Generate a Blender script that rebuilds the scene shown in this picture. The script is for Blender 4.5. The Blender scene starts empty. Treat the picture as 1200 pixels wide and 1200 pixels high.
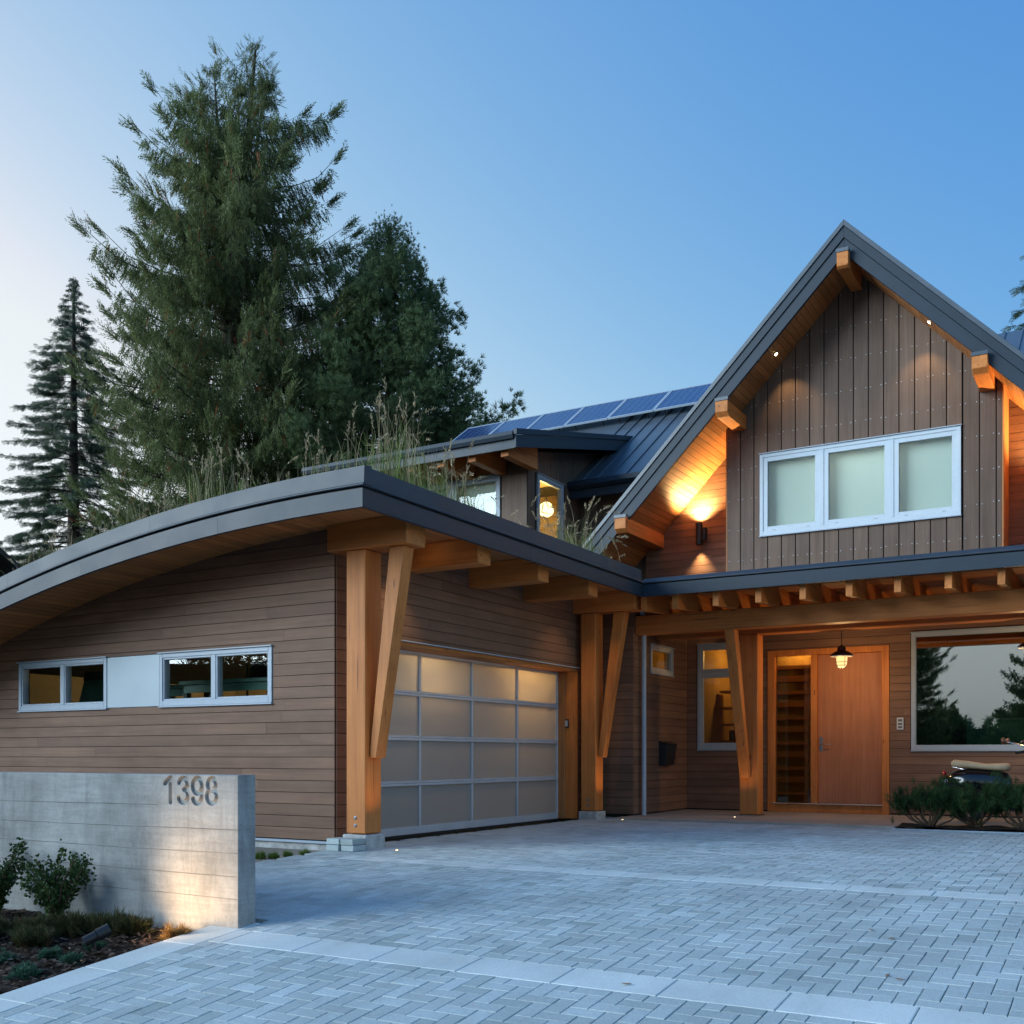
import bpy, bmesh, math, random
import numpy as np
from mathutils import Vector, Matrix

random.seed(7)
RNG = np.random.default_rng(11)
SC = bpy.context.scene
COL = SC.collection
rad = math.radians

# ------------------------------------------------------------------ camera
cam_d = bpy.data.cameras.new('camera')
cam = bpy.data.objects.new('camera', cam_d)
COL.objects.link(cam)
cam.location = (0.0, 0.0, 0.95)
cam.rotation_euler = (rad(90), 0, rad(30.433))
cam_d.sensor_width = 36.0
cam_d.lens = 36.0 * 1246.0 / 1200.0
cam_d.shift_y = 286.0 / 1200.0
cam_d.clip_end = 2000
SC.camera = cam

# ------------------------------------------------------------------ world, sun, exposure
SUN_EL, SUN_AZ = 4.0, 268.0          # azimuth: degrees clockwise from +Y
w = bpy.data.worlds.new('World')
SC.world = w
w.use_nodes = True
nt = w.node_tree
nt.nodes.clear()
sky = nt.nodes.new('ShaderNodeTexSky')
sky.sky_type = 'NISHITA'
sky.sun_disc = False
sky.sun_elevation = rad(SUN_EL)
sky.sun_rotation = rad(SUN_AZ)
sky.altitude = 50
sky.air_density = 1.0
sky.dust_density = 0.5
sky.ozone_density = 3.0
bgn = nt.nodes.new('ShaderNodeBackground')
bgn.inputs['Strength'].default_value = 0.15
wout = nt.nodes.new('ShaderNodeOutputWorld')
# dusk grading of the sky: each channel gets its own contrast, and the afterglow in the west lifts it
sepc = nt.nodes.new('ShaderNodeSeparateColor')
nt.links.new(sky.outputs[0], sepc.inputs[0])
comb = nt.nodes.new('ShaderNodeCombineColor')
wtc = nt.nodes.new('ShaderNodeTexCoord')
wdot = nt.nodes.new('ShaderNodeVectorMath')
wdot.operation = 'DOT_PRODUCT'
nt.links.new(wtc.outputs['Generated'], wdot.inputs[0])
wdot.inputs[1].default_value = (math.sin(rad(SUN_AZ)), math.cos(rad(SUN_AZ)), 0)

def wmath(op, a_, b_):
    m_ = nt.nodes.new('ShaderNodeMath')
    m_.operation = op
    for i_, v_ in ((0, a_), (1, b_)):
        if v_ is None:
            continue
        if isinstance(v_, (int, float)):
            m_.inputs[i_].default_value = v_
        else:
            nt.links.new(v_, m_.inputs[i_])
    return m_.outputs[0]
SKY_GAIN = 1.0
graded = []
for ch_, (a_, p_, k_) in enumerate(((2.301, 1.365, 1.044), (0.960, 0.850, 0.421), (0.291, 0.346, 0.023))):
    pw = wmath('POWER', wmath('MULTIPLY', sepc.outputs[ch_], 0.15), p_)
    ex = wmath('EXPONENT', wmath('ADD', wmath('MULTIPLY', wmath('MAXIMUM', wdot.outputs['Value'], 0.05), k_), a_), None)
    graded.append(wmath('MULTIPLY', wmath('MULTIPLY', pw, ex), SKY_GAIN / 0.15))
g_ = wmath('MINIMUM', graded[1], wmath('MULTIPLY', graded[2], 0.96))      # the glow pales instead of reddening
r_ = wmath('MINIMUM', graded[0], wmath('MULTIPLY', g_, 0.93))
for i_, v_ in enumerate((r_, g_, graded[2])):
    nt.links.new(v_, comb.inputs[i_])
nt.links.new(comb.outputs[0], bgn.inputs['Color'])
nt.links.new(bgn.outputs[0], wout.inputs['Surface'])

sun_d = bpy.data.lights.new('sun', 'SUN')
sun_d.energy = 5.0
sun_d.angle = rad(44)
sun_d.color = (0.74, 0.90, 1.0)
sun = bpy.data.objects.new('sun', sun_d)
COL.objects.link(sun)
_az, _el = rad(SUN_AZ - 42), rad(14)
sdir = Vector((math.sin(_az) * math.cos(_el), math.cos(_az) * math.cos(_el), math.sin(_el)))
sun.rotation_euler = sdir.to_track_quat('Z', 'Y').to_euler()
sun.location = (-20, -10, 20)

SC.view_settings.view_transform = 'Standard'
SC.view_settings.look = 'None'
SC.view_settings.gamma = 1.0
SC.view_settings.exposure = 0.0
SC.render.engine = 'CYCLES'
SC.cycles.use_denoising = True
SC.cycles.max_bounces = 8
SC.cycles.transparent_max_bounces = 16
SC.cycles.sample_clamp_indirect = 6.0
SC.cycles.caustics_reflective = False
SC.cycles.caustics_refractive = False

# ------------------------------------------------------------------ material helpers
MATS = {}

def new_mat(name):
    m = bpy.data.materials.new(name)
    m.use_nodes = True
    n = m.node_tree
    n.nodes.clear()
    out = n.nodes.new('ShaderNodeOutputMaterial')
    MATS[name] = m
    return m, n, out

def node(n, typ, **kw):
    nd = n.nodes.new(typ)
    for k, v in kw.items():
        setattr(nd, k, v)
    return nd

def setin(nd, **kw):
    for k, v in kw.items():
        nd.inputs[k.replace('_', ' ')].default_value = v

def rgb(c):
    return (c[0], c[1], c[2], 1.0)

def pos_vec(n, scale=(1, 1, 1), rnd=0.0):
    g = node(n, 'ShaderNodeNewGeometry')
    v = node(n, 'ShaderNodeVectorMath', operation='MULTIPLY')
    n.links.new(g.outputs['Position'], v.inputs[0])
    v.inputs[1].default_value = scale
    if rnd:
        oi = node(n, 'ShaderNodeObjectInfo')
        mm = node(n, 'ShaderNodeMath', operation='MULTIPLY')
        n.links.new(oi.outputs['Random'], mm.inputs[0])
        mm.inputs[1].default_value = rnd
        a = node(n, 'ShaderNodeVectorMath', operation='ADD')
        n.links.new(v.outputs[0], a.inputs[0])
        n.links.new(mm.outputs[0], a.inputs[1])
        return a.outputs[0]
    return v.outputs[0]

def noise(n, vec, scale=1.0, detail=4.0, rough=0.55, dist=0.0):
    t = node(n, 'ShaderNodeTexNoise')
    n.links.new(vec, t.inputs['Vector'])
    setin(t, Scale=scale, Detail=detail, Roughness=rough, Distortion=dist)
    return t.outputs['Fac']

def ramp(n, fac, stops):
    r = node(n, 'ShaderNodeValToRGB')
    els = r.color_ramp.elements
    while len(els) > 1:
        els.remove(els[-1])
    els[0].position, els[0].color = stops[0][0], rgb(stops[0][1])
    for p, c in stops[1:]:
        e = els.new(p)
        e.color = rgb(c)
    n.links.new(fac, r.inputs['Fac'])
    return r.outputs['Color']

def mixc(n, fac, a, b, blend='MIX'):
    m = node(n, 'ShaderNodeMix', data_type='RGBA', blend_type=blend)
    if isinstance(fac, (int, float)):
        m.inputs[0].default_value = fac
    else:
        n.links.new(fac, m.inputs[0])
    for i, c in ((6, a), (7, b)):
        if isinstance(c, tuple):
            m.inputs[i].default_value = rgb(c)
        else:
            n.links.new(c, m.inputs[i])
    return m.outputs[2]

def math_n(n, op, a, b=None, clamp=False):
    m = node(n, 'ShaderNodeMath', operation=op, use_clamp=clamp)
    for i, v in ((0, a), (1, b)):
        if v is None:
            continue
        if isinstance(v, (int, float)):
            m.inputs[i].default_value = v
        else:
            n.links.new(v, m.inputs[i])
    return m.outputs[0]

def bump(n, h, strength=0.3, dist=0.01):
    b = node(n, 'ShaderNodeBump')
    setin(b, Strength=strength, Distance=dist)
    n.links.new(h, b.inputs['Height'])
    return b.outputs['Normal']

def principled(n, out, color, rough=0.6, metal=0.0, spec=0.5, normal=None, **kw):
    p = node(n, 'ShaderNodeBsdfPrincipled')
    if isinstance(color, tuple):
        p.inputs['Base Color'].default_value = rgb(color)
    else:
        n.links.new(color, p.inputs['Base Color'])
    if isinstance(rough, (int, float)):
        p.inputs['Roughness'].default_value = rough
    else:
        n.links.new(rough, p.inputs['Roughness'])
    setin(p, Metallic=metal)
    p.inputs['Specular IOR Level'].default_value = spec
    if normal is not None:
        n.links.new(normal, p.inputs['Normal'])
    for k, v in kw.items():
        p.inputs[k.replace('_', ' ')].default_value = v
    if out is not None:
        n.links.new(p.outputs[0], out.inputs['Surface'])
    return p

def plain(name, color, rough=0.5, metal=0.0, spec=0.5, var=0.0, vscale=3.0):
    m, n, out = new_mat(name)
    c = color
    if var:
        f = noise(n, pos_vec(n, (1, 1, 1), 5.0), vscale, 5, 0.6)
        lo = tuple(v * (1 - var) for v in color)
        hi = tuple(min(1, v * (1 + var)) for v in color)
        c = ramp(n, f, [(0.3, lo), (0.7, hi)])
    principled(n, out, c, rough, metal, spec)
    return m

def emit(name, color, strength):
    m, n, out = new_mat(name)
    e = node(n, 'ShaderNodeEmission')
    e.inputs['Color'].default_value = rgb(color)
    e.inputs['Strength'].default_value = strength
    n.links.new(e.outputs[0], out.inputs['Surface'])
    return m

AXS = {'x': (0.5, 9, 9), 'y': (9, 0.5, 9), 'z': (9, 9, 0.5)}

def wood(name, axis, dark, light, rough=0.6, tone=0.35, grain=1.0, knots=False, bumps=0.25):
    """timber: long grain along one world axis, tone differing from board to board"""
    m, n, out = new_mat(name)
    s = AXS[axis]
    v = pos_vec(n, s, 40.0)
    f1 = noise(n, v, 1.2 * grain, 5, 0.6, 0.6)
    v2 = pos_vec(n, tuple(q * (6 if q > 1 else 1.6) for q in s), 23.0)
    f2 = noise(n, v2, 1.5 * grain, 3, 0.6)
    f = math_n(n, 'ADD', math_n(n, 'MULTIPLY', f1, 0.62), math_n(n, 'MULTIPLY', f2, 0.38))
    c = ramp(n, f, [(0.32, dark), (0.68, light)])
    oi = node(n, 'ShaderNodeObjectInfo')
    t = ramp(n, oi.outputs['Random'], [(0.0, (1 - tone,) * 3), (0.35, (1 - tone * 0.25,) * 3), (0.7, (1, 0.98, 0.96)), (1.0, (1 + tone * 0.55, 1 + tone * 0.45, 1 + tone * 0.35))])
    c = mixc(n, 1.0, c, t, 'MULTIPLY')
    if knots:
        vo = node(n, 'ShaderNodeTexVoronoi')
        n.links.new(pos_vec(n, tuple(3.4 if q > 1 else 0.9 for q in s), 9.0), vo.inputs['Vector'])
        setin(vo, Scale=1.3)
        k = ramp(n, vo.outputs['Distance'], [(0.035, (0.28, 0.2, 0.15)), (0.075, (1, 1, 1))])
        c = mixc(n, 0.75, c, k, 'MULTIPLY')
        ck = noise(n, pos_vec(n, tuple(26.0 if q > 1 else 0.55 for q in s), 17.0), 1.0, 2, 0.5, 0.3)
        c = mixc(n, 1.0, c, ramp(n, ck, [(0.285, (0.34, 0.27, 0.22)), (0.315, (1, 1, 1))]), 'MULTIPLY')
    # weathering: broad soft blotches
    wv = noise(n, pos_vec(n, (1, 1, 1), 3.0), 1.7, 4, 0.6)
    c = mixc(n, 1.0, c, ramp(n, wv, [(0.3, (0.86, 0.85, 0.85)), (0.7, (1.08, 1.08, 1.08))]), 'MULTIPLY')
    principled(n, out, c, rough, 0, 0.35, bump(n, f2, bumps, 0.004))
    return m

SIDE_D, SIDE_L = (0.158, 0.084, 0.054), (0.255, 0.145, 0.097)
for ax in 'xyz':
    wood('siding_' + ax, ax, SIDE_D if ax != 'z' else (0.112, 0.070, 0.050), SIDE_L if ax != 'z' else (0.190, 0.128, 0.096), 0.66, 0.17)
    wood('timber_' + ax, ax, (0.44, 0.135, 0.030), (0.68, 0.255, 0.066), 0.55, 0.16, knots=True)
    wood('cedar_' + ax, ax, (0.32, 0.125, 0.042), (0.50, 0.220, 0.080), 0.55, 0.25)
wood('door_wood', 'z', (0.38, 0.140, 0.068), (0.52, 0.225, 0.115), 0.62, 0.05, 1.2)

def metal_painted(name, color, rough=0.45, var=0.12, spec=0.5):
    m, n, out = new_mat(name)
    f = noise(n, pos_vec(n, (1, 1, 1), 8.0), 2.2, 5, 0.6)
    f2 = noise(n, pos_vec(n, (1, 1, 14)), 9, 3, 0.6)
    c = ramp(n, f, [(0.3, tuple(v * (1 - var) for v in color)), (0.72, tuple(v * (1 + var) for v in color))])
    c = mixc(n, 1.0, c, ramp(n, f2, [(0.35, (0.93, 0.93, 0.93)), (0.7, (1.05, 1.05, 1.05))]), 'MULTIPLY')
    r = math_n(n, 'ADD', math_n(n, 'MULTIPLY', f, 0.2), rough - 0.1)
    principled(n, out, c, r, 0.0, spec)
    return m

metal_painted('fascia_paint', (0.020, 0.034, 0.052), 0.5, 0.12, 0.4)
metal_painted('flashing_metal', (0.032, 0.048, 0.068), 0.5, 0.16, 0.4)
metal_painted('roof_metal', (0.075, 0.095, 0.12), 0.34, 0.15, 0.7)
metal_painted('frame_metal', (0.37, 0.44, 0.52), 0.4, 0.05)
metal_painted('frame_white', (0.53, 0.61, 0.68), 0.4, 0.04)
plain('alu', (0.50, 0.56, 0.63), 0.38, 0.25, var=0.08)
plain('panel_metal', (0.27, 0.33, 0.38), 0.45, 0.3, var=0.06, vscale=1.2)
plain('dark_metal', (0.022, 0.023, 0.026), 0.4, 0.2, var=0.2)
plain('bolt_metal', (0.30, 0.31, 0.33), 0.35, 0.9)
plain('chrome', (0.75, 0.75, 0.77), 0.12, 1.0)
plain('sill_metal', (0.75, 0.72, 0.70), 0.25, 0.8)
plain('wall_core', (0.018, 0.015, 0.013), 0.9)
plain('drywall', (0.52, 0.42, 0.27), 0.85, var=0.05)
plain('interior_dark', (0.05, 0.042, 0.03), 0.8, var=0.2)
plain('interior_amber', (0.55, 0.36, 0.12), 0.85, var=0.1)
plain('teal', (0.10, 0.30, 0.27), 0.35, var=0.08)
plain('black_gloss', (0.008, 0.008, 0.010), 0.10, spec=0.8)
plain('black_rubber', (0.012, 0.012, 0.012), 0.8)
plain('seat_leather', (0.47, 0.35, 0.22), 0.6, var=0.12, vscale=9)
plain('red_lens', (0.55, 0.02, 0.02), 0.15)
plain('white_paint', (0.72, 0.73, 0.74), 0.4)
plain('grey_plastic', (0.10, 0.105, 0.11), 0.5)
plain('light_plastic', (0.55, 0.57, 0.6), 0.4)
plain('shingle', (0.06, 0.045, 0.04), 0.85, var=0.3, vscale=6)
plain('mossy', (0.09, 0.12, 0.03), 0.9, var=0.4, vscale=6)
emit('bulb_warm', (1.0, 0.72, 0.36), 30)
emit('bulb_soft', (1.0, 0.66, 0.28), 5)
emit('globe_lamp', (1.0, 0.74, 0.34), 4)
emit('marker_lens', (1.0, 0.70, 0.40), 5)

def thin_fresnel(n, ior=1.5):
    """same reflectance on the outer and inner face of a thin pane (no total internal reflection)"""
    fr = node(n, 'ShaderNodeFresnel')
    ge = node(n, 'ShaderNodeNewGeometry')
    mi = node(n, 'ShaderNodeMix', data_type='FLOAT')
    n.links.new(ge.outputs['Backfacing'], mi.inputs[0])
    mi.inputs[2].default_value = ior
    mi.inputs[3].default_value = 1.0 / ior
    n.links.new(mi.outputs[0], fr.inputs['IOR'])
    return fr.outputs[0]

def glass(name, tint=(0.9, 0.95, 0.93), ior=1.5, bonus=0.0):
    m, n, out = new_mat(name)
    fr = thin_fresnel(n, ior)
    f = math_n(n, 'ADD', fr, bonus * 0.5, True)
    tr = node(n, 'ShaderNodeBsdfTransparent')
    tr.inputs['Color'].default_value = rgb(tint)
    gl = node(n, 'ShaderNodeBsdfGlossy')
    setin(gl, Roughness=0.0)
    gl.inputs['Color'].default_value = (1, 1, 1, 1)
    # faint waviness of real panes
    nv = noise(n, pos_vec(n, (1, 1, 1), 7.0), 0.8, 1, 0.5)
    n.links.new(bump(n, nv, 0.05, 0.02), gl.inputs['Normal'])
    mx = node(n, 'ShaderNodeMixShader')
    n.links.new(f, mx.inputs[0])
    n.links.new(tr.outputs[0], mx.inputs[1])
    n.links.new(gl.outputs[0], mx.inputs[2])
    n.links.new(mx.outputs[0], out.inputs['Surface'])
    return m

glass('glass_clear')
glass('glass_coated', (0.62, 0.74, 0.66), 1.5, 0.55)
glass('glass_tinted', (0.75, 0.72, 0.6), 1.5, 0.05)

def frosted(name, color, trans=0.6, gloss=0.25):
    m, n, out = new_mat(name)
    d = node(n, 'ShaderNodeBsdfDiffuse')
    d.inputs['Color'].default_value = rgb(color)
    t = node(n, 'ShaderNodeBsdfTranslucent')
    t.inputs['Color'].default_value = rgb((0.9, 0.88, 0.82))
    mx = node(n, 'ShaderNodeMixShader')
    mx.inputs[0].default_value = trans
    n.links.new(d.outputs[0], mx.inputs[1])
    n.links.new(t.outputs[0], mx.inputs[2])
    g = node(n, 'ShaderNodeBsdfGlossy')
    setin(g, Roughness=gloss)
    m2 = node(n, 'ShaderNodeMixShader')
    n.links.new(math_n(n, 'MULTIPLY', thin_fresnel(n), 1.2, True), m2.inputs[0])
    n.links.new(mx.outputs[0], m2.inputs[1])
    n.links.new(g.outputs[0], m2.inputs[2])
    n.links.new(m2.outputs[0], out.inputs['Surface'])
    return m

frosted('frosted_panel', (0.46, 0.48, 0.49), 0.55, 0.22)
frosted('blind', (0.84, 0.86, 0.82), 0.40, 0.6)
frosted('blind_dense', (0.80, 0.84, 0.80), 0.12, 0.6)
frosted('reeded_glass', (0.10, 0.08, 0.05), 0.6, 0.15)

def solar_mat():
    m, n, out = new_mat('solar_cell')
    tc = node(n, 'ShaderNodeTexCoord')
    br = node(n, 'ShaderNodeTexBrick')
    br.offset = 0.0
    n.links.new(tc.outputs['UV'], br.inputs['Vector'])
    setin(br, Scale=1.0, Mortar_Size=0.004, Brick_Width=0.1666, Row_Height=0.125)
    br.inputs['Color1'].default_value = rgb((0.012, 0.035, 0.12))
    br.inputs['Color2'].default_value = rgb((0.018, 0.045, 0.14))
    br.inputs['Mortar'].default_value = rgb((0.16, 0.22, 0.33))
    principled(n, out, br.outputs['Color'], 0.12, 0, 0.6)
solar_mat()

def paving(name, lo, hi, tone=0.22, speck=0.18):
    m, n, out = new_mat(name)
    f = noise(n, pos_vec(n, (1, 1, 1)), 60, 4, 0.7)
    f2 = noise(n, pos_vec(n, (1, 1, 1)), 1.1, 4, 0.6)
    f3 = noise(n, pos_vec(n, (1, 1, 1)), 320, 2, 0.6)
    c = ramp(n, f, [(0.3, lo), (0.7, hi)])
    at = node(n, 'ShaderNodeAttribute', attribute_name='tone')
    oi = node(n, 'ShaderNodeObjectInfo')
    atr = math_n(n, 'FRACT', math_n(n, 'ADD', at.outputs['Fac'], oi.outputs['Random']))
    t = ramp(n, atr, [(0.0, (1 - tone, 1 - tone * 0.9, 1 - tone)), (0.12, (1 - tone * 0.35,) * 3), (0.5, (1, 1, 1)), (0.9, (1 + tone * 0.3,) * 3), (1.0, (1 + tone * 0.75,) * 3)])
    c = mixc(n, 1.0, c, t, 'MULTIPLY')
    c = mixc(n, 1.0, c, ramp(n, f2, [(0.28, (0.80, 0.80, 0.79)), (0.55, (1.0, 1.0, 1.0)), (0.75, (1.07, 1.07, 1.07))]), 'MULTIPLY')
    f4 = noise(n, pos_vec(n, (1.6, 0.16, 1)), 1.0, 5, 0.65, 0.5)
    c = mixc(n, 1.0, c, ramp(n, f4, [(0.30, (0.84, 0.84, 0.83)), (0.5, (1.0, 1.0, 1.0)), (0.8, (1.05, 1.05, 1.05))]), 'MULTIPLY')
    f5 = noise(n, pos_vec(n, (1, 1, 1)), 7.0, 3, 0.6)
    c = mixc(n, 1.0, c, ramp(n, f5, [(0.70, (1, 1, 1)), (0.80, (0.80, 0.79, 0.76))]), 'MULTIPLY')
    c = mixc(n, 1.0, c, ramp(n, f3, [(0.35, (1 - speck,) * 3), (0.65, (1 + speck * 0.6,) * 3)]), 'MULTIPLY')
    principled(n, out, c, 0.72, 0, 0.35, bump(n, f, 0.25, 0.003))
    return m

paving('paver_mat', (0.39, 0.45, 0.455), (0.535, 0.605, 0.605), 0.24)
paving('slab_mat', (0.58, 0.64, 0.635), (0.69, 0.74, 0.73), 0.06)
paving('porch_mat', (0.36, 0.32, 0.28), (0.46, 0.41, 0.36), 0.0, 0.08)
plain('joint_sand', (0.19, 0.20, 0.205), 0.95, var=0.3, vscale=30)

def concrete_mat():
    m, n, out = new_mat('board_concrete')
    g = node(n, 'ShaderNodeNewGeometry')
    sep = node(n, 'ShaderNodeSeparateXYZ')
    n.links.new(g.outputs['Position'], sep.inputs[0])
    f = noise(n, pos_vec(n, (1, 1, 1)), 2.0, 6, 0.65, 0.3)
    st = noise(n, pos_vec(n, (4, 4, 0.6)), 1.3, 6, 0.7, 0.8)      # vertical drips
    gr = noise(n, pos_vec(n, (1.0, 1.0, 11)), 1.6, 6, 0.65, 1.2)    # board grain printed in
    fine = noise(n, pos_vec(n, (1, 1, 1)), 45, 3, 0.6)
    c = ramp(n, f, [(0.28, (0.21, 0.215, 0.21)), (0.5, (0.31, 0.315, 0.31)), (0.75, (0.41, 0.415, 0.405))])
    c = mixc(n, 1.0, c, ramp(n, st, [(0.32, (0.74, 0.75, 0.76)), (0.5, (1, 1, 1)), (0.72, (1.10, 1.10, 1.10))]), 'MULTIPLY')
    c = mixc(n, 1.0, c, ramp(n, gr, [(0.35, (0.88, 0.875, 0.87)), (0.6, (1.04, 1.04, 1.04))]), 'MULTIPLY')
    c = mixc(n, 1.0, c, ramp(n, fine, [(0.3, (0.92,) * 3), (0.7, (1.05,) * 3)]), 'MULTIPLY')
    # air holes
    vo = node(n, 'ShaderNodeTexVoronoi')
    n.links.new(pos_vec(n, (1, 1, 1)), vo.inputs['Vector'])
    setin(vo, Scale=16.0)
    c = mixc(n, 1.0, c, ramp(n, vo.outputs['Distance'], [(0.045, (0.45,) * 3), (0.075, (1,) * 3)]), 'MULTIPLY')
    h = math_n(n, 'ADD', math_n(n, 'MULTIPLY', gr, 0.7), math_n(n, 'MULTIPLY', fine, 0.3))
    principled(n, out, c, 0.75, 0, 0.3, bump(n, h, 0.35, 0.006))
concrete_mat()
plain('seam_concrete', (0.20, 0.195, 0.185), 0.85, var=0.35, vscale=3)
plain('base_concrete', (0.40, 0.40, 0.39), 0.8, var=0.35, vscale=9)

def foliage(name, dark, light, alt=None, altf=0.0, sc=0.9, transl=0.25):
    m, n, out = new_mat(name)
    f = noise(n, pos_vec(n, (1, 1, 1)), sc, 4, 0.65)
    at = node(n, 'ShaderNodeAttribute', attribute_name='tone')
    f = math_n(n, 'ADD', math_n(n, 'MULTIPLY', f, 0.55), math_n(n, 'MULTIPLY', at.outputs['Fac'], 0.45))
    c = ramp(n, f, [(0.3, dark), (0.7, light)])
    if alt:
        gt = math_n(n, 'GREATER_THAN', at.outputs['Fac'], 1.0 - altf)
        c = mixc(n, gt, c, alt)
    p = principled(n, None, c, 0.6, 0, 0.25)
    t = node(n, 'ShaderNodeBsdfTranslucent')
    n.links.new(c, t.inputs['Color'])
    mx = node(n, 'ShaderNodeMixShader')
    mx.inputs[0].default_value = transl
    n.links.new(p.outputs[0], mx.inputs[1])
    n.links.new(t.outputs[0], mx.inputs[2])
    n.links.new(mx.outputs[0], out.inputs['Surface'])
    return m

foliage('leaf_cedar', (0.068, 0.094, 0.038), (0.215, 0.255, 0.100), (0.30, 0.11, 0.04), 0.022, transl=0.35)
foliage('leaf_fir', (0.045, 0.075, 0.050), (0.125, 0.170, 0.110), transl=0.35)
foliage('leaf_pine', (0.058, 0.098, 0.046), (0.175, 0.240, 0.105), transl=0.35)
foliage('leaf_mugo', (0.012, 0.040, 0.014), (0.050, 0.110, 0.034), sc=6)
foliage('leaf_box', (0.018, 0.048, 0.014), (0.075, 0.130, 0.040), sc=8)
foliage('leaf_heath', (0.035, 0.045, 0.018), (0.105, 0.105, 0.045), (0.14, 0.07, 0.04), 0.18, sc=6)
foliage('leaf_sedum', (0.030, 0.085, 0.055), (0.085, 0.175, 0.115), sc=8)
foliage('leaf_dry', (0.16, 0.085, 0.03), (0.36, 0.24, 0.09), sc=8)
foliage('grass_green', (0.075, 0.125, 0.025), (0.215, 0.310, 0.070), sc=3)
foliage('grass_straw', (0.25, 0.19, 0.10), (0.50, 0.41, 0.25), sc=4)
plain('bark', (0.055, 0.042, 0.034), 0.9, var=0.4, vscale=5)
plain('twig', (0.10, 0.065, 0.04), 0.9, var=0.3, vscale=9)
plain('leaf_litter', (0.30, 0.14, 0.05), 0.8, var=0.5, vscale=20)

def soil_mat():
    m, n, out = new_mat('soil')
    f = noise(n, pos_vec(n, (1, 1, 1)), 28, 6, 0.7)
    f2 = noise(n, pos_vec(n, (1, 1, 1)), 4, 3, 0.6)
    c = ramp(n, f, [(0.3, (0.018, 0.012, 0.009)), (0.6, (0.055, 0.036, 0.026)), (0.78, (0.12, 0.085, 0.06))])
    c = mixc(n, 1.0, c, ramp(n, f2, [(0.3, (0.75,) * 3), (0.7, (1.15,) * 3)]), 'MULTIPLY')
    principled(n, out, c, 0.95, 0, 0.2, bump(n, f, 0.9, 0.03))
soil_mat()

def ground_mat():
    m, n, out = new_mat('ground_mat')
    f = noise(n, pos_vec(n, (1, 1, 1)), 0.8, 6, 0.65)
    f2 = noise(n, pos_vec(n, (1, 1, 1)), 30, 4, 0.7)
    c = ramp(n, f, [(0.3, (0.035, 0.05, 0.018)), (0.6, (0.06, 0.08, 0.03)), (0.8, (0.09, 0.08, 0.045))])
    c = mixc(n, 1.0, c, ramp(n, f2, [(0.3, (0.7,) * 3), (0.7, (1.2,) * 3)]), 'MULTIPLY')
    principled(n, out, c, 0.95, 0, 0.2, bump(n, f2, 0.6, 0.03))
ground_mat()
paving('asphalt', (0.04, 0.04, 0.042), (0.065, 0.065, 0.067), 0.0)
paving('gravel_bed', (0.16, 0.15, 0.13), (0.34, 0.32, 0.28), 0.0, 0.3)

# ------------------------------------------------------------------ mesh helpers
def link(o):
    COL.objects.link(o)
    return o

ORIGIN = {}          # world origin of every empty / part that has children

def attach(o, parent):
    if parent is not None:
        o.parent = parent
        o.matrix_parent_inverse = Matrix.Translation(-Vector(ORIGIN.get(parent.name, (0, 0, 0))))

def tag(o, label, cat=None, group=None, kind=None):
    if label:
        o['label'] = label
    if cat:
        o['category'] = cat
    if group:
        o['group'] = group
    if kind:
        o['kind'] = kind
    return o

def empty(name, loc, label=None, cat=None, group=None):
    o = bpy.data.objects.new(name, None)
    o.empty_display_size = 0.1
    o.location = loc
    link(o)
    ORIGIN[o.name] = loc
    return tag(o, label, cat, group)

def mesh_obj(name, me, mat=None, parent=None):
    o = bpy.data.objects.new(name, me)
    link(o)
    if mat is not None and not me.materials:
        me.materials.append(MATS[mat])
    attach(o, parent)
    return o

def shade_smooth(me, angle=None):
    me.polygons.foreach_set('use_smooth', [True] * len(me.polygons))
    if angle is not None:
        me.set_sharp_from_angle(angle=rad(angle))

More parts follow.
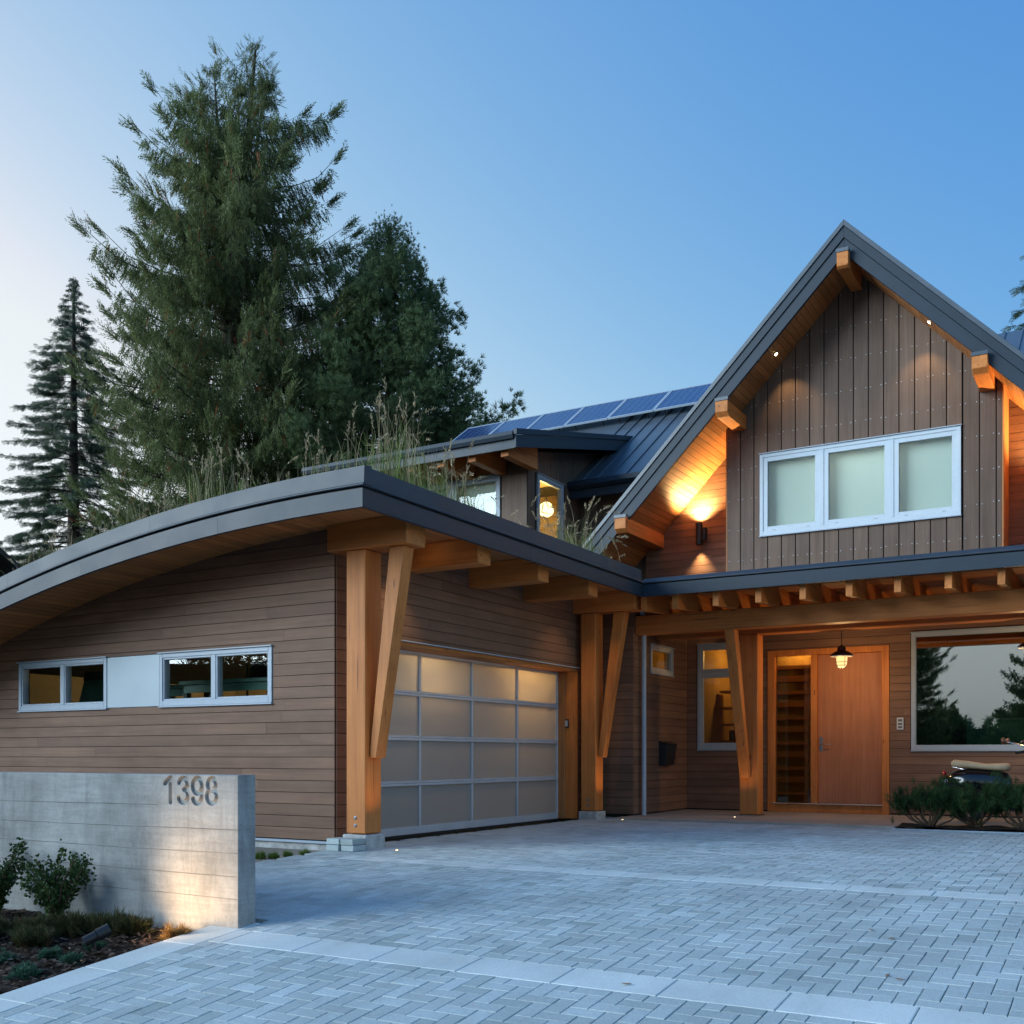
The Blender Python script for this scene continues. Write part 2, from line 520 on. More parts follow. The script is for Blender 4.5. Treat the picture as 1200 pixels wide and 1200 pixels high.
class MB:
    """collects geometry; build() links it as one mesh object"""
    def __init__(self):
        self.v, self.f = [], []

    def add(self, vs, fs):
        k = len(self.v)
        self.v += [tuple(q) for q in vs]
        self.f += [tuple(i + k for i in q) for q in fs]
        return self

    def box(self, x0, x1, y0, y1, z0, z1):
        vs = [(x0, y0, z0), (x1, y0, z0), (x1, y1, z0), (x0, y1, z0), (x0, y0, z1), (x1, y0, z1), (x1, y1, z1), (x0, y1, z1)]
        return self.add(vs, [(3, 2, 1, 0), (4, 5, 6, 7), (0, 1, 5, 4), (1, 2, 6, 5), (2, 3, 7, 6), (3, 0, 4, 7)])

    def prism(self, poly, vec):
        """poly: 3D outline; extruded along vec"""
        n = len(poly)
        vec = Vector(vec)
        a = [Vector(q) for q in poly]
        b = [q + vec for q in a]
        fs = [tuple(range(n))[::-1], tuple(range(n, 2 * n))]
        fs += [(i, (i + 1) % n, n + (i + 1) % n, n + i) for i in range(n)]
        return self.add(a + b, fs)

    def tube(self, pts, r, seg=8, cap=True):
        pts = [Vector(q) for q in pts]
        rs = r if isinstance(r, (list, tuple)) else [r] * len(pts)
        k = len(self.v)
        ref = Vector((0.123, 0.31, 0.9))
        for i, q in enumerate(pts):
            d = (pts[min(i + 1, len(pts) - 1)] - pts[max(i - 1, 0)]).normalized()
            u = d.cross(ref)
            if u.length < 1e-3:
                u = d.cross(Vector((1, 0, 0)))
            u.normalize()
            w_ = d.cross(u)
            for j in range(seg):
                t = 2 * math.pi * j / seg
                self.v.append(tuple(q + (u * math.cos(t) + w_ * math.sin(t)) * rs[i]))
        for i in range(len(pts) - 1):
            for j in range(seg):
                self.f.append((k + i * seg + j, k + i * seg + (j + 1) % seg, k + (i + 1) * seg + (j + 1) % seg, k + (i + 1) * seg + j))
        if cap:
            self.f.append(tuple(k + j for j in range(seg))[::-1])
            e = k + (len(pts) - 1) * seg
            self.f.append(tuple(e + j for j in range(seg)))
        return self

    def lathe(self, c, prof, seg=20, axis=(0, 0, 1)):
        q = Vector((0, 0, 1)).rotation_difference(Vector(axis))
        c = Vector(c)
        k = len(self.v)
        for r, z in prof:
            for j in range(seg):
                t = 2 * math.pi * j / seg
                self.v.append(tuple(c + q @ Vector((r * math.cos(t), r * math.sin(t), z))))
        for i in range(len(prof) - 1):
            for j in range(seg):
                self.f.append((k + i * seg + j, k + i * seg + (j + 1) % seg, k + (i + 1) * seg + (j + 1) % seg, k + (i + 1) * seg + j))
        self.f.append(tuple(k + j for j in range(seg))[::-1])
        e = k + (len(prof) - 1) * seg
        self.f.append(tuple(e + j for j in range(seg)))
        return self

    def ellipsoid(self, c, r, seg=14, rings=8, rot=None):
        k = len(self.v)
        for i in range(rings + 1):
            th = math.pi * i / rings
            for j in range(seg):
                t = 2 * math.pi * j / seg
                p = Vector((r[0] * math.sin(th) * math.cos(t), r[1] * math.sin(th) * math.sin(t), r[2] * math.cos(th)))
                if rot is not None:
                    p = rot @ p
                self.v.append(tuple(Vector(c) + p))
        for i in range(rings):
            for j in range(seg):
                self.f.append((k + i * seg + j, k + (i + 1) * seg + j, k + (i + 1) * seg + (j + 1) % seg, k + i * seg + (j + 1) % seg))
        return self

    def build(self, name, mat, parent=None, bev=0.0, smooth=None, segs=1):
        me = bpy.data.meshes.new(name)
        me.from_pydata(self.v, [], self.f)
        if bev:
            bm = bmesh.new()
            bm.from_mesh(me)
            bmesh.ops.recalc_face_normals(bm, faces=bm.faces)
            bmesh.ops.bevel(bm, geom=bm.edges[:], offset=bev, segments=segs, profile=0.5, affect='EDGES', clamp_overlap=True)
            bm.to_mesh(me)
            bm.free()
        if smooth is not None:
            shade_smooth(me, smooth)
        me.update()
        return mesh_obj(name, me, mat, parent)

def box(name, x0, x1, y0, y1, z0, z1, mat, parent=None, bev=0.0):
    return MB().box(x0, x1, y0, y1, z0, z1).build(name, mat, parent, bev)

UNIT = {}

def unit_mesh(mat):
    if mat not in UNIT:
        b = MB().box(-.5, .5, -.5, .5, -.5, .5)
        me = bpy.data.meshes.new('board')
        me.from_pydata(b.v, [], b.f)
        me.materials.append(MATS[mat])
        UNIT[mat] = me
    return UNIT[mat]

def board(name, x0, x1, y0, y1, z0, z1, mat, parent):
    """a plank that shares its mesh with all others of its material"""
    o = bpy.data.objects.new(name, unit_mesh(mat))
    link(o)
    o.location = ((x0 + x1) / 2, (y0 + y1) / 2, (z0 + z1) / 2)
    o.scale = (x1 - x0, y1 - y0, z1 - z0)
    attach(o, parent)
    return o

def tri_mesh(name, V, mat, parent=None, tone=None):
    """V: (n, k, 3) array of k-gons"""
    n, k = V.shape[0], V.shape[1]
    me = bpy.data.meshes.new(name)
    me.vertices.add(n * k)
    me.vertices.foreach_set('co', np.ascontiguousarray(V, dtype=np.float32).ravel())
    me.loops.add(n * k)
    me.loops.foreach_set('vertex_index', np.arange(n * k, dtype=np.int32))
    me.polygons.add(n)
    me.polygons.foreach_set('loop_start', np.arange(0, n * k, k, dtype=np.int32))
    if tone is not None:
        a = me.attributes.new('tone', 'FLOAT', 'FACE')
        a.data.foreach_set('value', np.asarray(tone, dtype=np.float32))
    me.update(calc_edges=True)
    return mesh_obj(name, me, mat, parent)

def light(name, typ, loc, energy, color=(1, 0.62, 0.28), size=0.05, target=None, angle=60, blend=0.6, parent=None):
    d = bpy.data.lights.new(name, typ)
    d.energy = energy
    d.color = color
    if typ == 'AREA':
        d.size = size
    else:
        d.shadow_soft_size = size
    if typ == 'SPOT':
        d.spot_size = rad(angle)
        d.spot_blend = blend
    o = bpy.data.objects.new(name, d)
    link(o)
    o.location = loc
    if target is not None:
        o.rotation_euler = (Vector(target) - Vector(loc)).to_track_quat('-Z', 'Y').to_euler()
    attach(o, parent)
    return o

# ------------------------------------------------------------------ terrain
def zg(Y):
    """driveway falls from the house towards the street"""
    if Y >= 9.8:
        return 0.0
    if Y >= 4.3:
        return -0.0105 * (9.8 - Y) ** 2
    z0 = -0.0105 * 5.5 ** 2
    return max(z0 - 0.1155 * (4.3 - Y), z0 - 0.1155 * 5.8)

def strip_sheet(name, x0, x1, ys, dz, mat, kind=None, parent=None):
    b = MB()
    vs, fs = [], []
    for y in ys:
        vs += [(x0, y, zg(y) + dz), (x1, y, zg(y) + dz)]
    for i in range(len(ys) - 1):
        fs.append((2 * i, 2 * i + 1, 2 * i + 3, 2 * i + 2))
    b.add(vs, fs)
    o = b.build(name, mat, parent)
    if kind:
        o['kind'] = kind
    return o

ys = [-400, -60, -20, -8, -1.5] + [(-1.5 + 0.35 * i) for i in range(1, 34)] + [12, 16, 30, 60, 150, 500]
g = strip_sheet('ground', -500, 500, ys, -0.14, 'ground_mat')
tag(g, 'dark grass and earth ground around the house', None, None, 'structure')
rd = strip_sheet('road', -80, 80, [-14, -6, -1.6], -0.05, 'asphalt')
tag(rd, 'grey asphalt street running behind the viewer', None, None, 'structure')

DX0, DX1, DY0 = -5.20, 4.6, 1.6
drv = strip_sheet('driveway', -7.6, DX1, [0.2 * i + 1.6 for i in range(0, 69)], -0.075, 'joint_sand')
tag(drv, 'grey herringbone block paved driveway sloping up to the garage', None, None, 'structure')

# --- paver pieces (0.2 x 0.1 m, herringbone) and the two bands of 0.6 m slabs
B1 = (4.94, 5.24)        # near band
B2 = (7.97, 8.20)        # far band
GAP = 0.0021

def paver_shape(x0, x1, y0, y1, h=0.06, ch=0.0028, dz=0.0):
    x0, x1, y0, y1 = x0 + GAP, x1 - GAP, y0 + GAP, y1 - GAP
    vs, fs = [], []
    for (a, b, c, d, z) in ((x0, x1, y0, y1, -h), (x0, x1, y0, y1, -ch), (x0 + ch, x1 - ch, y0 + ch, y1 - ch, 0)):
        for X, Y in ((a, c), (b, c), (b, d), (a, d)):
            vs.append((X, Y, zg(Y) + z + dz))
    for r in (0, 4):
        for i in range(4):
            fs.append((r + i, r + (i + 1) % 4, r + 4 + (i + 1) % 4, r + 4 + i))
    fs.append((8, 9, 10, 11))
    return vs, fs

CR, SR = math.cos(rad(30.433)), math.sin(rad(30.433))

def cam_depth(X, Y):
    u = X * CR + Y * SR
    d = -X * SR + Y * CR
    return u, d

def in_view(X, Y, Z, pad=0.03):
    u, d = cam_depth(X, Y)
    if d < 0.5:
        return False
    px = 0.5 + u / d * 1246 / 1200
    py = (886 - 1246 * (Z - 0.95) / d) / 1200
    return -pad < px < 1 + pad and py < 1 + pad

GX0 = -7.30              # paving reaches the garage wall line and the wall strip
def in_drive(x0, x1, y0, y1):
    e = 0.001
    if x0 < DX0 - e and y0 < 5.45:
        return False
    if x0 < -7.30:
        return False
    if y0 < 8.0 and x0 < -7.3 + (8.0 - y0) * 0.0:
        return False
    for a, b in (B1, B2):
        if y0 < b - e and y1 > a + e and x1 > -5.22:
            return False
    if y1 > 14.5 and x1 > -6.6:
        return False
    return y1 <= 15.1

U = 0.1
cells = {}
cand = []
nx, ny = int((DX1 + 7.4) / U) + 4, int((15.2 - 1.6) / U) + 4
X00, Y00 = -7.4, 1.54
# herringbone: diagonal stair pattern of 2x1 blocks
def herring(i, j):
    """which block covers grid cell (i, j): returns (i0, j0, i1, j1)"""
    k = (i - j) % 4
    if k == 0:
        return (i, j, i + 2, j + 1)
    if k == 1:
        return (i - 1, j, i + 1, j + 1)
    if k == 3:
        return (i, j, i + 1, j + 2)
    return (i, j - 1, i + 1, j + 1)
seen = set()
for i in range(nx):
    for j in range(ny):
        h = herring(i, j)
        if h in seen:
            continue
        seen.add(h)
        x0, y0, x1, y1 = X00 + h[0] * U, Y00 + h[1] * U, X00 + h[2] * U, Y00 + h[3] * U
        # clip against slabs: cut blocks along band edges
        pieces = [(x0, x1, y0, y1)]
        for a, b in (B1, B2):
            if x1 <= -5.22:
                continue
            nw = []
            for (p, q, r, s) in pieces:
                if s <= a or r >= b:
                    nw.append((p, q, r, s))
                else:
                    if r < a - 0.02:
                        nw.append((p, q, r, a))
                    if s > b + 0.02:
                        nw.append((p, q, b, s))
            pieces = nw
        for (p, q, r, s) in pieces:
            if p < DX0 < q and r < 5.45:
                p = DX0
            if q - p < 0.02 or q > DX1:
                continue
            if r < 14.5 < s and q > -6.6:
                s = 14.5
            if s - r < 0.02:
                continue
            if in_drive(p, q, r, s):
                cand.append((p, q, r, s))
def approx_px(c):
    X, Y = (c[0] + c[1]) / 2, (c[2] + c[3]) / 2
    u, d = cam_depth(X, Y)
    if not in_view(X, Y, zg(Y), 0.0) or d < 0.5:
        return 0.0
    return (c[1] - c[0]) * (c[3] - c[2]) / d ** 3
cand.sort(key=approx_px, reverse=True)
for c in cand[:300]:
    vs, fs = paver_shape(*c, dz=random.uniform(-0.0015, 0.0015))
    MB().add(vs, fs).build('paver', 'paver_mat', drv)
vs_all, fs_all, tones = [], [], []
for c in cand[300:]:
    vs, fs = paver_shape(*c, dz=random.uniform(-0.0015, 0.0015))
    k = len(vs_all)
    vs_all += vs
    fs_all += [tuple(i + k for i in f) for f in fs]
    t = random.random()
    tones += [t] * len(fs)
me = bpy.data.meshes.new('paver_field')
me.from_pydata(vs_all, [], fs_all)
a = me.attributes.new('tone', 'FLOAT', 'FACE')
a.data.foreach_set('value', tones)
pf = mesh_obj('paver_field', me, 'paver_mat', drv)
pf['kind'] = 'stuff'

def slab_piece(x0, x1, y0, y1):
    vs, fs = paver_shape(x0, x1, y0, y1, 0.06, 0.005, random.uniform(0, 0.001))
    MB().add(vs, fs).build('concrete_slab', 'slab_mat', drv)
x = -5.20 + 0.13
slab_piece(-5.2, x, *B1)
while x < DX1 - 0.1:
    slab_piece(x, min(x + 0.6, DX1), *B1)
    x += 0.6
x = -6.65
while x < DX1 - 0.1:
    slab_piece(x, min(x + 0.6, DX1), *B2)
    x += 0.6
y = 5.44
while y > 1.7:
    slab_piece(-5.50, -5.20, y - 0.6, y)
    y -= 0.6

# ------------------------------------------------------------------ planting bed at lower left
def bumpy_sheet(name, xs, ys_, dz, mat, amp=0.02, scale=3.0):
    b = MB()
    vs = []
    for y_ in ys_:
        for x_ in xs:
            h = amp * (math.sin(x_ * scale * 2.1 + y_ * 3.3) + math.sin(x_ * scale * 5.3 - y_ * 7.1 + 1) * 0.5 + random.uniform(-0.4, 0.4))
            vs.append((x_, y_, zg(y_) + dz + h))
    nx_ = len(xs)
    fs = [(j * nx_ + i, j * nx_ + i + 1, (j + 1) * nx_ + i + 1, (j + 1) * nx_ + i) for j in range(len(ys_) - 1) for i in range(nx_ - 1)]
    b.add(vs, fs)
    o = b.build(name, mat, None, smooth=180)
    o['kind'] = 'structure'
    return o
bed = bumpy_sheet('planting_bed', [-12 + 0.08 * i for i in range(82)], [1.4 + 0.08 * i for i in range(49)], -0.045, 'soil', 0.008)
tag(bed, 'dark bark mulch planting bed in front of the concrete wall')
# mulch chips and pebbles
def chips(name, n, x0, x1, y0, y1, dz, mats, smin, smax):
    P = np.stack([RNG.uniform(x0, x1, n), RNG.uniform(y0, y1, n)], 1)
    zz = np.array([zg(q) for q in P[:, 1]]) + dz
    s = RNG.uniform(smin, smax, n)
    V = np.zeros((n, 4, 3))
    a_ = RNG.uniform(0, 6.28, n)
    asp = RNG.uniform(0.25, 0.8, n)
    tilt = RNG.uniform(-0.5, 0.5, (n, 2))
    for k, (du, dv) in enumerate(((-1, -1), (1, -1), (1, 1), (-1, 1))):
        x_ = du * s * np.cos(a_) - dv * s * asp * np.sin(a_)
        y_ = du * s * np.sin(a_) + dv * s * asp * np.cos(a_)
        V[:, k, 0] = P[:, 0] + x_
        V[:, k, 1] = P[:, 1] + y_
        V[:, k, 2] = zz + x_ * tilt[:, 0] + y_ * tilt[:, 1] + s * 0.4
    return tri_mesh(name, V, mats, None, RNG.uniform(0, 1, n))
foliage('mulch_mat', (0.022, 0.014, 0.010), (0.11, 0.07, 0.048), (0.26, 0.20, 0.15), 0.06, 20, 0.0)
ch = chips('mulch', 9000, -9.0, -5.52, 2.6, 5.2, -0.03, 'mulch_mat', 0.006, 0.022)
tag(ch, 'bark chips scattered over the planting bed', 'mulch', None, 'stuff')

# gravel strip with grass along the garage foot
gs = strip_sheet('gravel_strip', -16, -7.31, [5.45, 6.5, 7.5, 8.2, 8.9], -0.05, 'gravel_bed')
tag(gs, 'gravel strip along the foot of the garage wall', None, None, 'structure')

# ------------------------------------------------------------------ concrete wall with cast-in house number
def concrete_wall():
    x0, x1, y0, y1, zt = -12.0, -5.235, 5.26, 5.42, 0.82
    # the number is cast into the face: grooves cut stroke by stroke
    def arc(cx_, cz_, rx, rz, a0, a1, n_=14):
        return [(cx_ + rx * math.cos(rad(a0 + (a1 - a0) * i / n_)), cz_ + rz * math.sin(rad(a0 + (a1 - a0) * i / n_))) for i in range(n_ + 1)]
    glyphs = {
        '1': [[(-0.040, 0.136), (0.004, 0.172)], [(0.012, 0.176), (0.012, 0.004)]],
        '3': [arc(0.0, 0.132, 0.040, 0.040, 165, -75), arc(0.0, 0.050, 0.045, 0.047, 80, -160)],
        '9': [arc(0.0, 0.122, 0.043, 0.052, 0, 352, 22), [(0.043, 0.124)] + arc(-0.002, 0.062, 0.045, 0.062, 10, -150)],
        '8': [arc(0.0, 0.133, 0.038, 0.040, 90, 442, 20), arc(0.0, 0.050, 0.045, 0.046, 90, 442, 20)],
    }
    segs = []
    for ch_, gx in (('1', -5.905), ('3', -5.765), ('9', -5.625), ('8', -5.485)):
        for path in glyphs[ch_]:
            q = [(gx + u * 1.05, 0.622 + v) for u, v in path]
            segs += [q[i] + q[i + 1] for i in range(len(q) - 1)]
    S_ = np.array(segs)
    gx0, gx1, gz0, gz1 = -6.00, -5.40, 0.59, 0.815
    nx_, nz_ = 210, 79
    GX, GZ = np.meshgrid(np.linspace(gx0, gx1, nx_), np.linspace(gz0, gz1, nz_))
    best = np.full(GX.shape, 9.0)
    for ax_, az_, bx_, bz_ in S_:
        dx_, dz_ = bx_ - ax_, bz_ - az_
        t_ = np.clip(((GX - ax_) * dx_ + (GZ - az_) * dz_) / (dx_ * dx_ + dz_ * dz_ + 1e-12), 0, 1)
        best = np.minimum(best, np.hypot(GX - ax_ - t_ * dx_, GZ - az_ - t_ * dz_))
    tt = np.clip((0.0185 - best) / 0.004, 0, 1)
    dep = 0.020 * tt * tt * (3 - 2 * tt)
    vs = [(float(GX[j, i]), float(y0 + dep[j, i]), float(GZ[j, i])) for j in range(nz_) for i in range(nx_)]
    fs = [(j * nx_ + i, j * nx_ + i + 1, (j + 1) * nx_ + i + 1, (j + 1) * nx_ + i) for j in range(nz_ - 1) for i in range(nx_ - 1)]
    b = MB()
    b.add(vs, fs)
    zb, c_ = -0.75, 0.006
    zs, xs = zt - c_, x1 - c_
    # front frame round the number field, chamfered top and end arris
    for (p0, p1, q0, q1) in ((x0, gx0, zb, zs), (gx1, xs, zb, zs), (gx0, gx1, zb, gz0)):
        b.add([(p0, y0, q0), (p1, y0, q0), (p1, y0, q1), (p0, y0, q1)], [(0, 1, 2, 3)])
    if gz1 < zs:
        b.add([(gx0, y0, gz1), (gx1, y0, gz1), (gx1, y0, zs), (gx0, y0, zs)], [(0, 1, 2, 3)])
    b.add([(x0, y0, zs), (xs, y0, zs), (xs, y0 + c_, zt), (x0, y0 + c_, zt)], [(0, 1, 2, 3)])
    b.add([(xs, y0, zb), (x1, y0 + c_, zb), (x1, y0 + c_, zs), (xs, y0, zs)], [(0, 1, 2, 3)])
    b.add([(xs, y0, zs), (x1, y0 + c_, zs), (xs, y0 + c_, zt)], [(0, 1, 2)])
    b.add([(x0, y0 + c_, zt), (xs, y0 + c_, zt), (xs, y1, zt), (x0, y1, zt)], [(0, 1, 2, 3)])
    b.add([(x1, y0 + c_, zb), (x1, y1, zb), (x1, y1, zs), (x1, y0 + c_, zs)], [(0, 1, 2, 3)])
    b.add([(x1, y0 + c_, zs), (x1, y1, zs), (xs, y1, zt), (xs, y0 + c_, zt)], [(0, 1, 2, 3)])
    b.add([(x0, y1, zb), (x0, y1, zt), (x1, y1, zs), (x1, y1, zb)], [(0, 1, 2, 3)])
    o = b.build('concrete_wall', 'board_concrete', None)
    tag(o, 'low board-marked concrete wall with recessed house number 1398', 'wall')
    ORIGIN[o.name] = (0, 0, 0)
    # shallow ridges where the form boards met
    for z in (-0.02, 0.135, 0.29, 0.445, 0.60):
        r = MB()
        n = 60
        L = 6.765
        pts = []
        for i in range(n + 1):
            X = x0 + L * i / n
            if z > 0.58 and X > -6.02:
                break
            pts.append((X, y0 - 0.0005, z + 0.004 * math.sin(X * 1.7 + z * 9) + random.uniform(-.0012, .0012)))
        vs, fs = [], []
        for (X, Y, Z) in pts:
            hh = random.uniform(0.001, 0.0035)
            vs += [(X, Y, Z - 0.003), (X, Y - hh, Z), (X, Y, Z + 0.003)]
        for i in range(len(pts) - 1):
            fs += [(3 * i, 3 * i + 3, 3 * i + 4, 3 * i + 1), (3 * i + 1, 3 * i + 4, 3 * i + 5, 3 * i + 2)]
        r.add(vs, fs).build('form_seam', 'seam_concrete', o)
    return o
concrete_wall()

# ------------------------------------------------------------------ the house
H = empty('house', (-3.7, 17.4, 0), 'brown timber-framed house with steep gable and curved green-roofed garage', 'house')
XW = -7.33            # garage wall facing the drive (+X)
YW = 8.78             # garage wall facing the street (-Y)
XF, YF = -6.15, 7.75  # garage fascia planes
YP = 14.20            # porch fascia
YD = 17.40            # entrance wall
XA = -6.72            # side wall of the entrance alcove
YR = 15.12            # return wall beside the second post
YB = 16.70            # bay wall of the gable
YG = 15.87            # gable fascia
AX, AZ, SL = -3.69, 8.79, 1.017   # gable apex and pitch

def crv(X):
    """drop of the curved garage roof"""
    return -0.0215 * max(0.0, -6.4 - X) ** 2

def gline(X):
    return AZ - SL * abs(X - AX)

# plane mappings: u along the wall, v up, w outwards
def mapY(Y):
    return lambda u, v, w_: (u, Y - w_, v)

def mapX(X):
    return lambda u, v, w_: (X + w_, u, v)

def ubox(b, mp, u0, u1, v0, v1, w0, w1):
    vs = [mp(*q) for q in ((u0, v0, w0), (u1, v0, w0), (u1, v1, w0), (u0, v1, w0), (u0, v0, w1), (u1, v0, w1), (u1, v1, w1), (u0, v1, w1))]
    b.add(vs, [(3, 2, 1, 0), (4, 5, 6, 7), (0, 1, 5, 4), (1, 2, 6, 5), (2, 3, 7, 6), (3, 0, 4, 7)])
    return b

def wall_core(name, mp, u0, u1, v0, top, holes, mat='wall_core', thick=0.14, parent=H, step=0.5):
    """wall body behind the cladding, with openings; top is a number or a function of u"""
    tf = top if callable(top) else (lambda u: top)
    us = {u0, u1}
    n = max(1, int((u1 - u0) / step))
    us |= {u0 + (u1 - u0) * i / n for i in range(n + 1)}
    for h in holes:
        us |= {h[0], h[1]}
    us = sorted(q for q in us if u0 <= q <= u1)
    b = MB()
    for a_, c_ in zip(us[:-1], us[1:]):
        if c_ - a_ < 1e-4:
            continue
        segs = [v0]
        hs = sorted([h for h in holes if h[0] <= a_ + 1e-5 and h[1] >= c_ - 1e-5], key=lambda h: h[2])
        lo = v0
        spans = []
        for h in hs:
            if h[2] > lo:
                spans.append((lo, h[2], h[2]))
            lo = h[3]
        spans.append((lo, tf(a_), tf(c_)))
        for (z0, za, zb) in spans:
            if max(za, zb) <= z0:
                continue
            vs = [mp(*q) for q in ((a_, z0, 0), (c_, z0, 0), (c_, zb, 0), (a_, za, 0), (a_, z0, -thick), (c_, z0, -thick), (c_, zb, -thick), (a_, za, -thick))]
            b.add(vs, [(0, 1, 2, 3), (7, 6, 5, 4), (0, 4, 5, 1), (1, 5, 6, 2), (2, 6, 7, 3), (3, 7, 4, 0)])
    o = b.build(name, mat, parent)
    return o

def cladding(wall, mp, axis, u0, u1, v0, v1, holes, pitch=0.127, top=None, th=0.018, maxlen=6.5, gap=0.0065):
    """horizontal boards, each its own piece, cut round the openings"""
    tf = top if top is not None else (lambda u: 1e9)
    mat = 'siding_' + axis
    z = v0
    while z < v1 - 0.01:
        za, zb = z + gap / 2, min(z + pitch, v1) - gap / 2
        # runs of u for this row
        cuts = [u0]
        p = u0 + random.uniform(0.8, maxlen)
        while p < u1 - 0.3:
            cuts.append(p)
            p += random.uniform(2.6, maxlen)
        cuts.append(u1)
        for a_, c_ in zip(cuts[:-1], cuts[1:]):
            A, C = a_, c_
            while A < C and tf(A) < za + 0.01:
                A += 0.05
            while C > A and tf(C) < za + 0.01:
                C -= 0.05
            if C - A < 0.03:
                continue
            todo = [(A, C, za, zb)]
            for h in holes:
                nw = []
                for (p0, p1, q0, q1) in todo:
                    if p1 <= h[0] or p0 >= h[1] or q1 <= h[2] or q0 >= h[3]:
                        nw.append((p0, p1, q0, q1))
                        continue
                    if p0 < h[0]:
                        nw.append((p0, h[0], q0, q1))
                    if p1 > h[1]:
                        nw.append((h[1], p1, q0, q1))
                    m0, m1 = max(p0, h[0]), min(p1, h[1])
                    if q0 < h[2]:
                        nw.append((m0, m1, q0, h[2]))
                    if q1 > h[3]:
                        nw.append((m0, m1, h[3], q1))
                todo = nw
            for (p0, p1, q0, q1) in todo:
                if p1 - p0 < 0.012 or q1 - q0 < 0.012:
                    continue
                w0 = random.uniform(-0.0008, 0.0008)
                P, Q = mp(p0 + 0.0008, q0, 0.002 + w0), mp(p1 - 0.0008, q1, th + w0)
                board('siding_board', min(P[0], Q[0]), max(P[0], Q[0]), min(P[1], Q[1]), max(P[1], Q[1]), min(P[2], Q[2]), max(P[2], Q[2]), mat, wall)
        z += pitch

def window(mp, u0, u1, v0, v1, mulls=(), trans=None, fr=0.055, glassm='glass_clear', fmat='frame_metal', sash=0.035, proud=0.03, sill=True, sashes=None, parent=H, handles=True):
    """frame (the part) with panes and sash rails under it"""
    b = MB()
    w0, w1 = -0.09, proud
    ubox(b, mp, u0, u0 + fr, v0, v1, w0, w1)
    ubox(b, mp, u1 - fr, u1, v0, v1, w0, w1)
    ubox(b, mp, u0 + fr, u1 - fr, v0, v0 + fr * 1.25, w0, w1)
    ubox(b, mp, u0 + fr, u1 - fr, v1 - fr, v1, w0, w1)
    mw = fr * 0.6
    for m in mulls:
        ubox(b, mp, m - mw, m + mw, v0 + fr * 1.25, v1 - fr, w0, w1 - 0.004)
    if trans:
        ubox(b, mp, u0 + fr, u1 - fr, trans - mw, trans + mw, w0, w1 - 0.003)
    o = b.build('window', fmat, parent, bev=0.003)
    ORIGIN[o.name] = (0, 0, 0)
    fl = MB()
    ubox(fl, mp, u0 - 0.012, u1 + 0.012, v1 + 0.002, v1 + 0.014, 0, proud + 0.025)
    fl.build('head_flashing', 'frame_metal', o)
    if sill:
        s_ = MB()
        ubox(s_, mp, u0 - 0.006, u1 + 0.006, v0 - 0.016, v0 - 0.002, 0, proud + 0.018)
        s_.build('sill', 'frame_metal', o)
    us = [u0 + fr] + [q for m in mulls for q in (m - mw, m + mw)] + [u1 - fr]
    vs_ = [v0 + fr * 1.25] + ([trans - mw, trans + mw] if trans else []) + [v1 - fr]
    for i in range(0, len(us), 2):
        for j in range(0, len(vs_), 2):
            a_, c_, d_, e_ = us[i], us[i + 1], vs_[j], vs_[j + 1]
            if sash:
                sb = MB()
                s0, s1 = -0.05, proud - 0.012
                ubox(sb, mp, a_, a_ + sash, d_, e_, s0, s1)
                ubox(sb, mp, c_ - sash, c_, d_, e_, s0, s1)
                ubox(sb, mp, a_ + sash, c_ - sash, d_, d_ + sash, s0, s1)
                ubox(sb, mp, a_ + sash, c_ - sash, e_ - sash, e_, s0, s1)
                sb.build('sash', fmat, o, bev=0.002)
                if handles:
                    for q in (0.2, 0.8):
                        hb = MB()
                        uc = a_ + (c_ - a_) * q
                        ubox(hb, mp, uc - 0.025, uc + 0.025, d_ + 0.008, d_ + 0.016, s1, s1 + 0.004)
                        hb.build('drain_slot', 'bolt_metal', o)
            pb = MB()
            ubox(pb, mp, a_ + sash - 0.004, c_ - sash + 0.004, d_ + sash - 0.004, e_ - sash + 0.004, -0.026, -0.020)
            pb.build('pane', glassm, o)
    return o

SOF_G = 3.385        # garage soffit height (straight part)

# ---- garage street wall -------------------------------------------------
mG = mapY(YW)
hG = [(-12.66, -8.20, 1.535, 2.165)]
gw = wall_core('garage_wall', mG, -14.4, XW - 0.03, 0.03, lambda u: SOF_G + 0.1 + crv(u), hG)
tag(gw, 'brown horizontal wood siding wall under the curved roof')
cladding(gw, mG, 'x', -14.4, XW, 0.05, 3.5, hG, top=lambda u: SOF_G + crv(u))
window(mG, -12.65, -10.925, 1.54, 2.16, mulls=(-11.77,), sash=0.022, fr=0.05)
window(mG, -9.99, -8.21, 1.54, 2.16, mulls=(-9.10,), sash=0.022, fr=0.05)
b = MB()
ubox(b, mG, -10.92, -9.995, 1.54, 2.16, -0.02, 0.024)
b.build('metal_panel', 'panel_metal', H, bev=0.004)
box('base_flashing', -14.4, XW + 0.02, YW - 0.035, YW + 0.05, 0.015, 0.040, 'frame_metal', H)
box('foundation', -14.4, XW - 0.02, YW - 0.005, YW + 0.12, -0.4, 0.012, 'base_concrete', H)

# ---- garage drive wall ---------------------------------------------------
mV = mapX(XW)
DOOR_Y0, DOOR_Y1, DOOR_Z = 9.42, 14.41, 2.27
hV = [(DOOR_Y0, DOOR_Y1, -1, DOOR_Z)]
gv = wall_core('garage_wall', mV, YW, YR + 0.05, 0.02, SOF_G + 0.1, hV)
tag(gv, 'brown siding wall around the garage door')
cladding(gv, mV, 'y', YW, YR, 0.05, 3.5, hV)
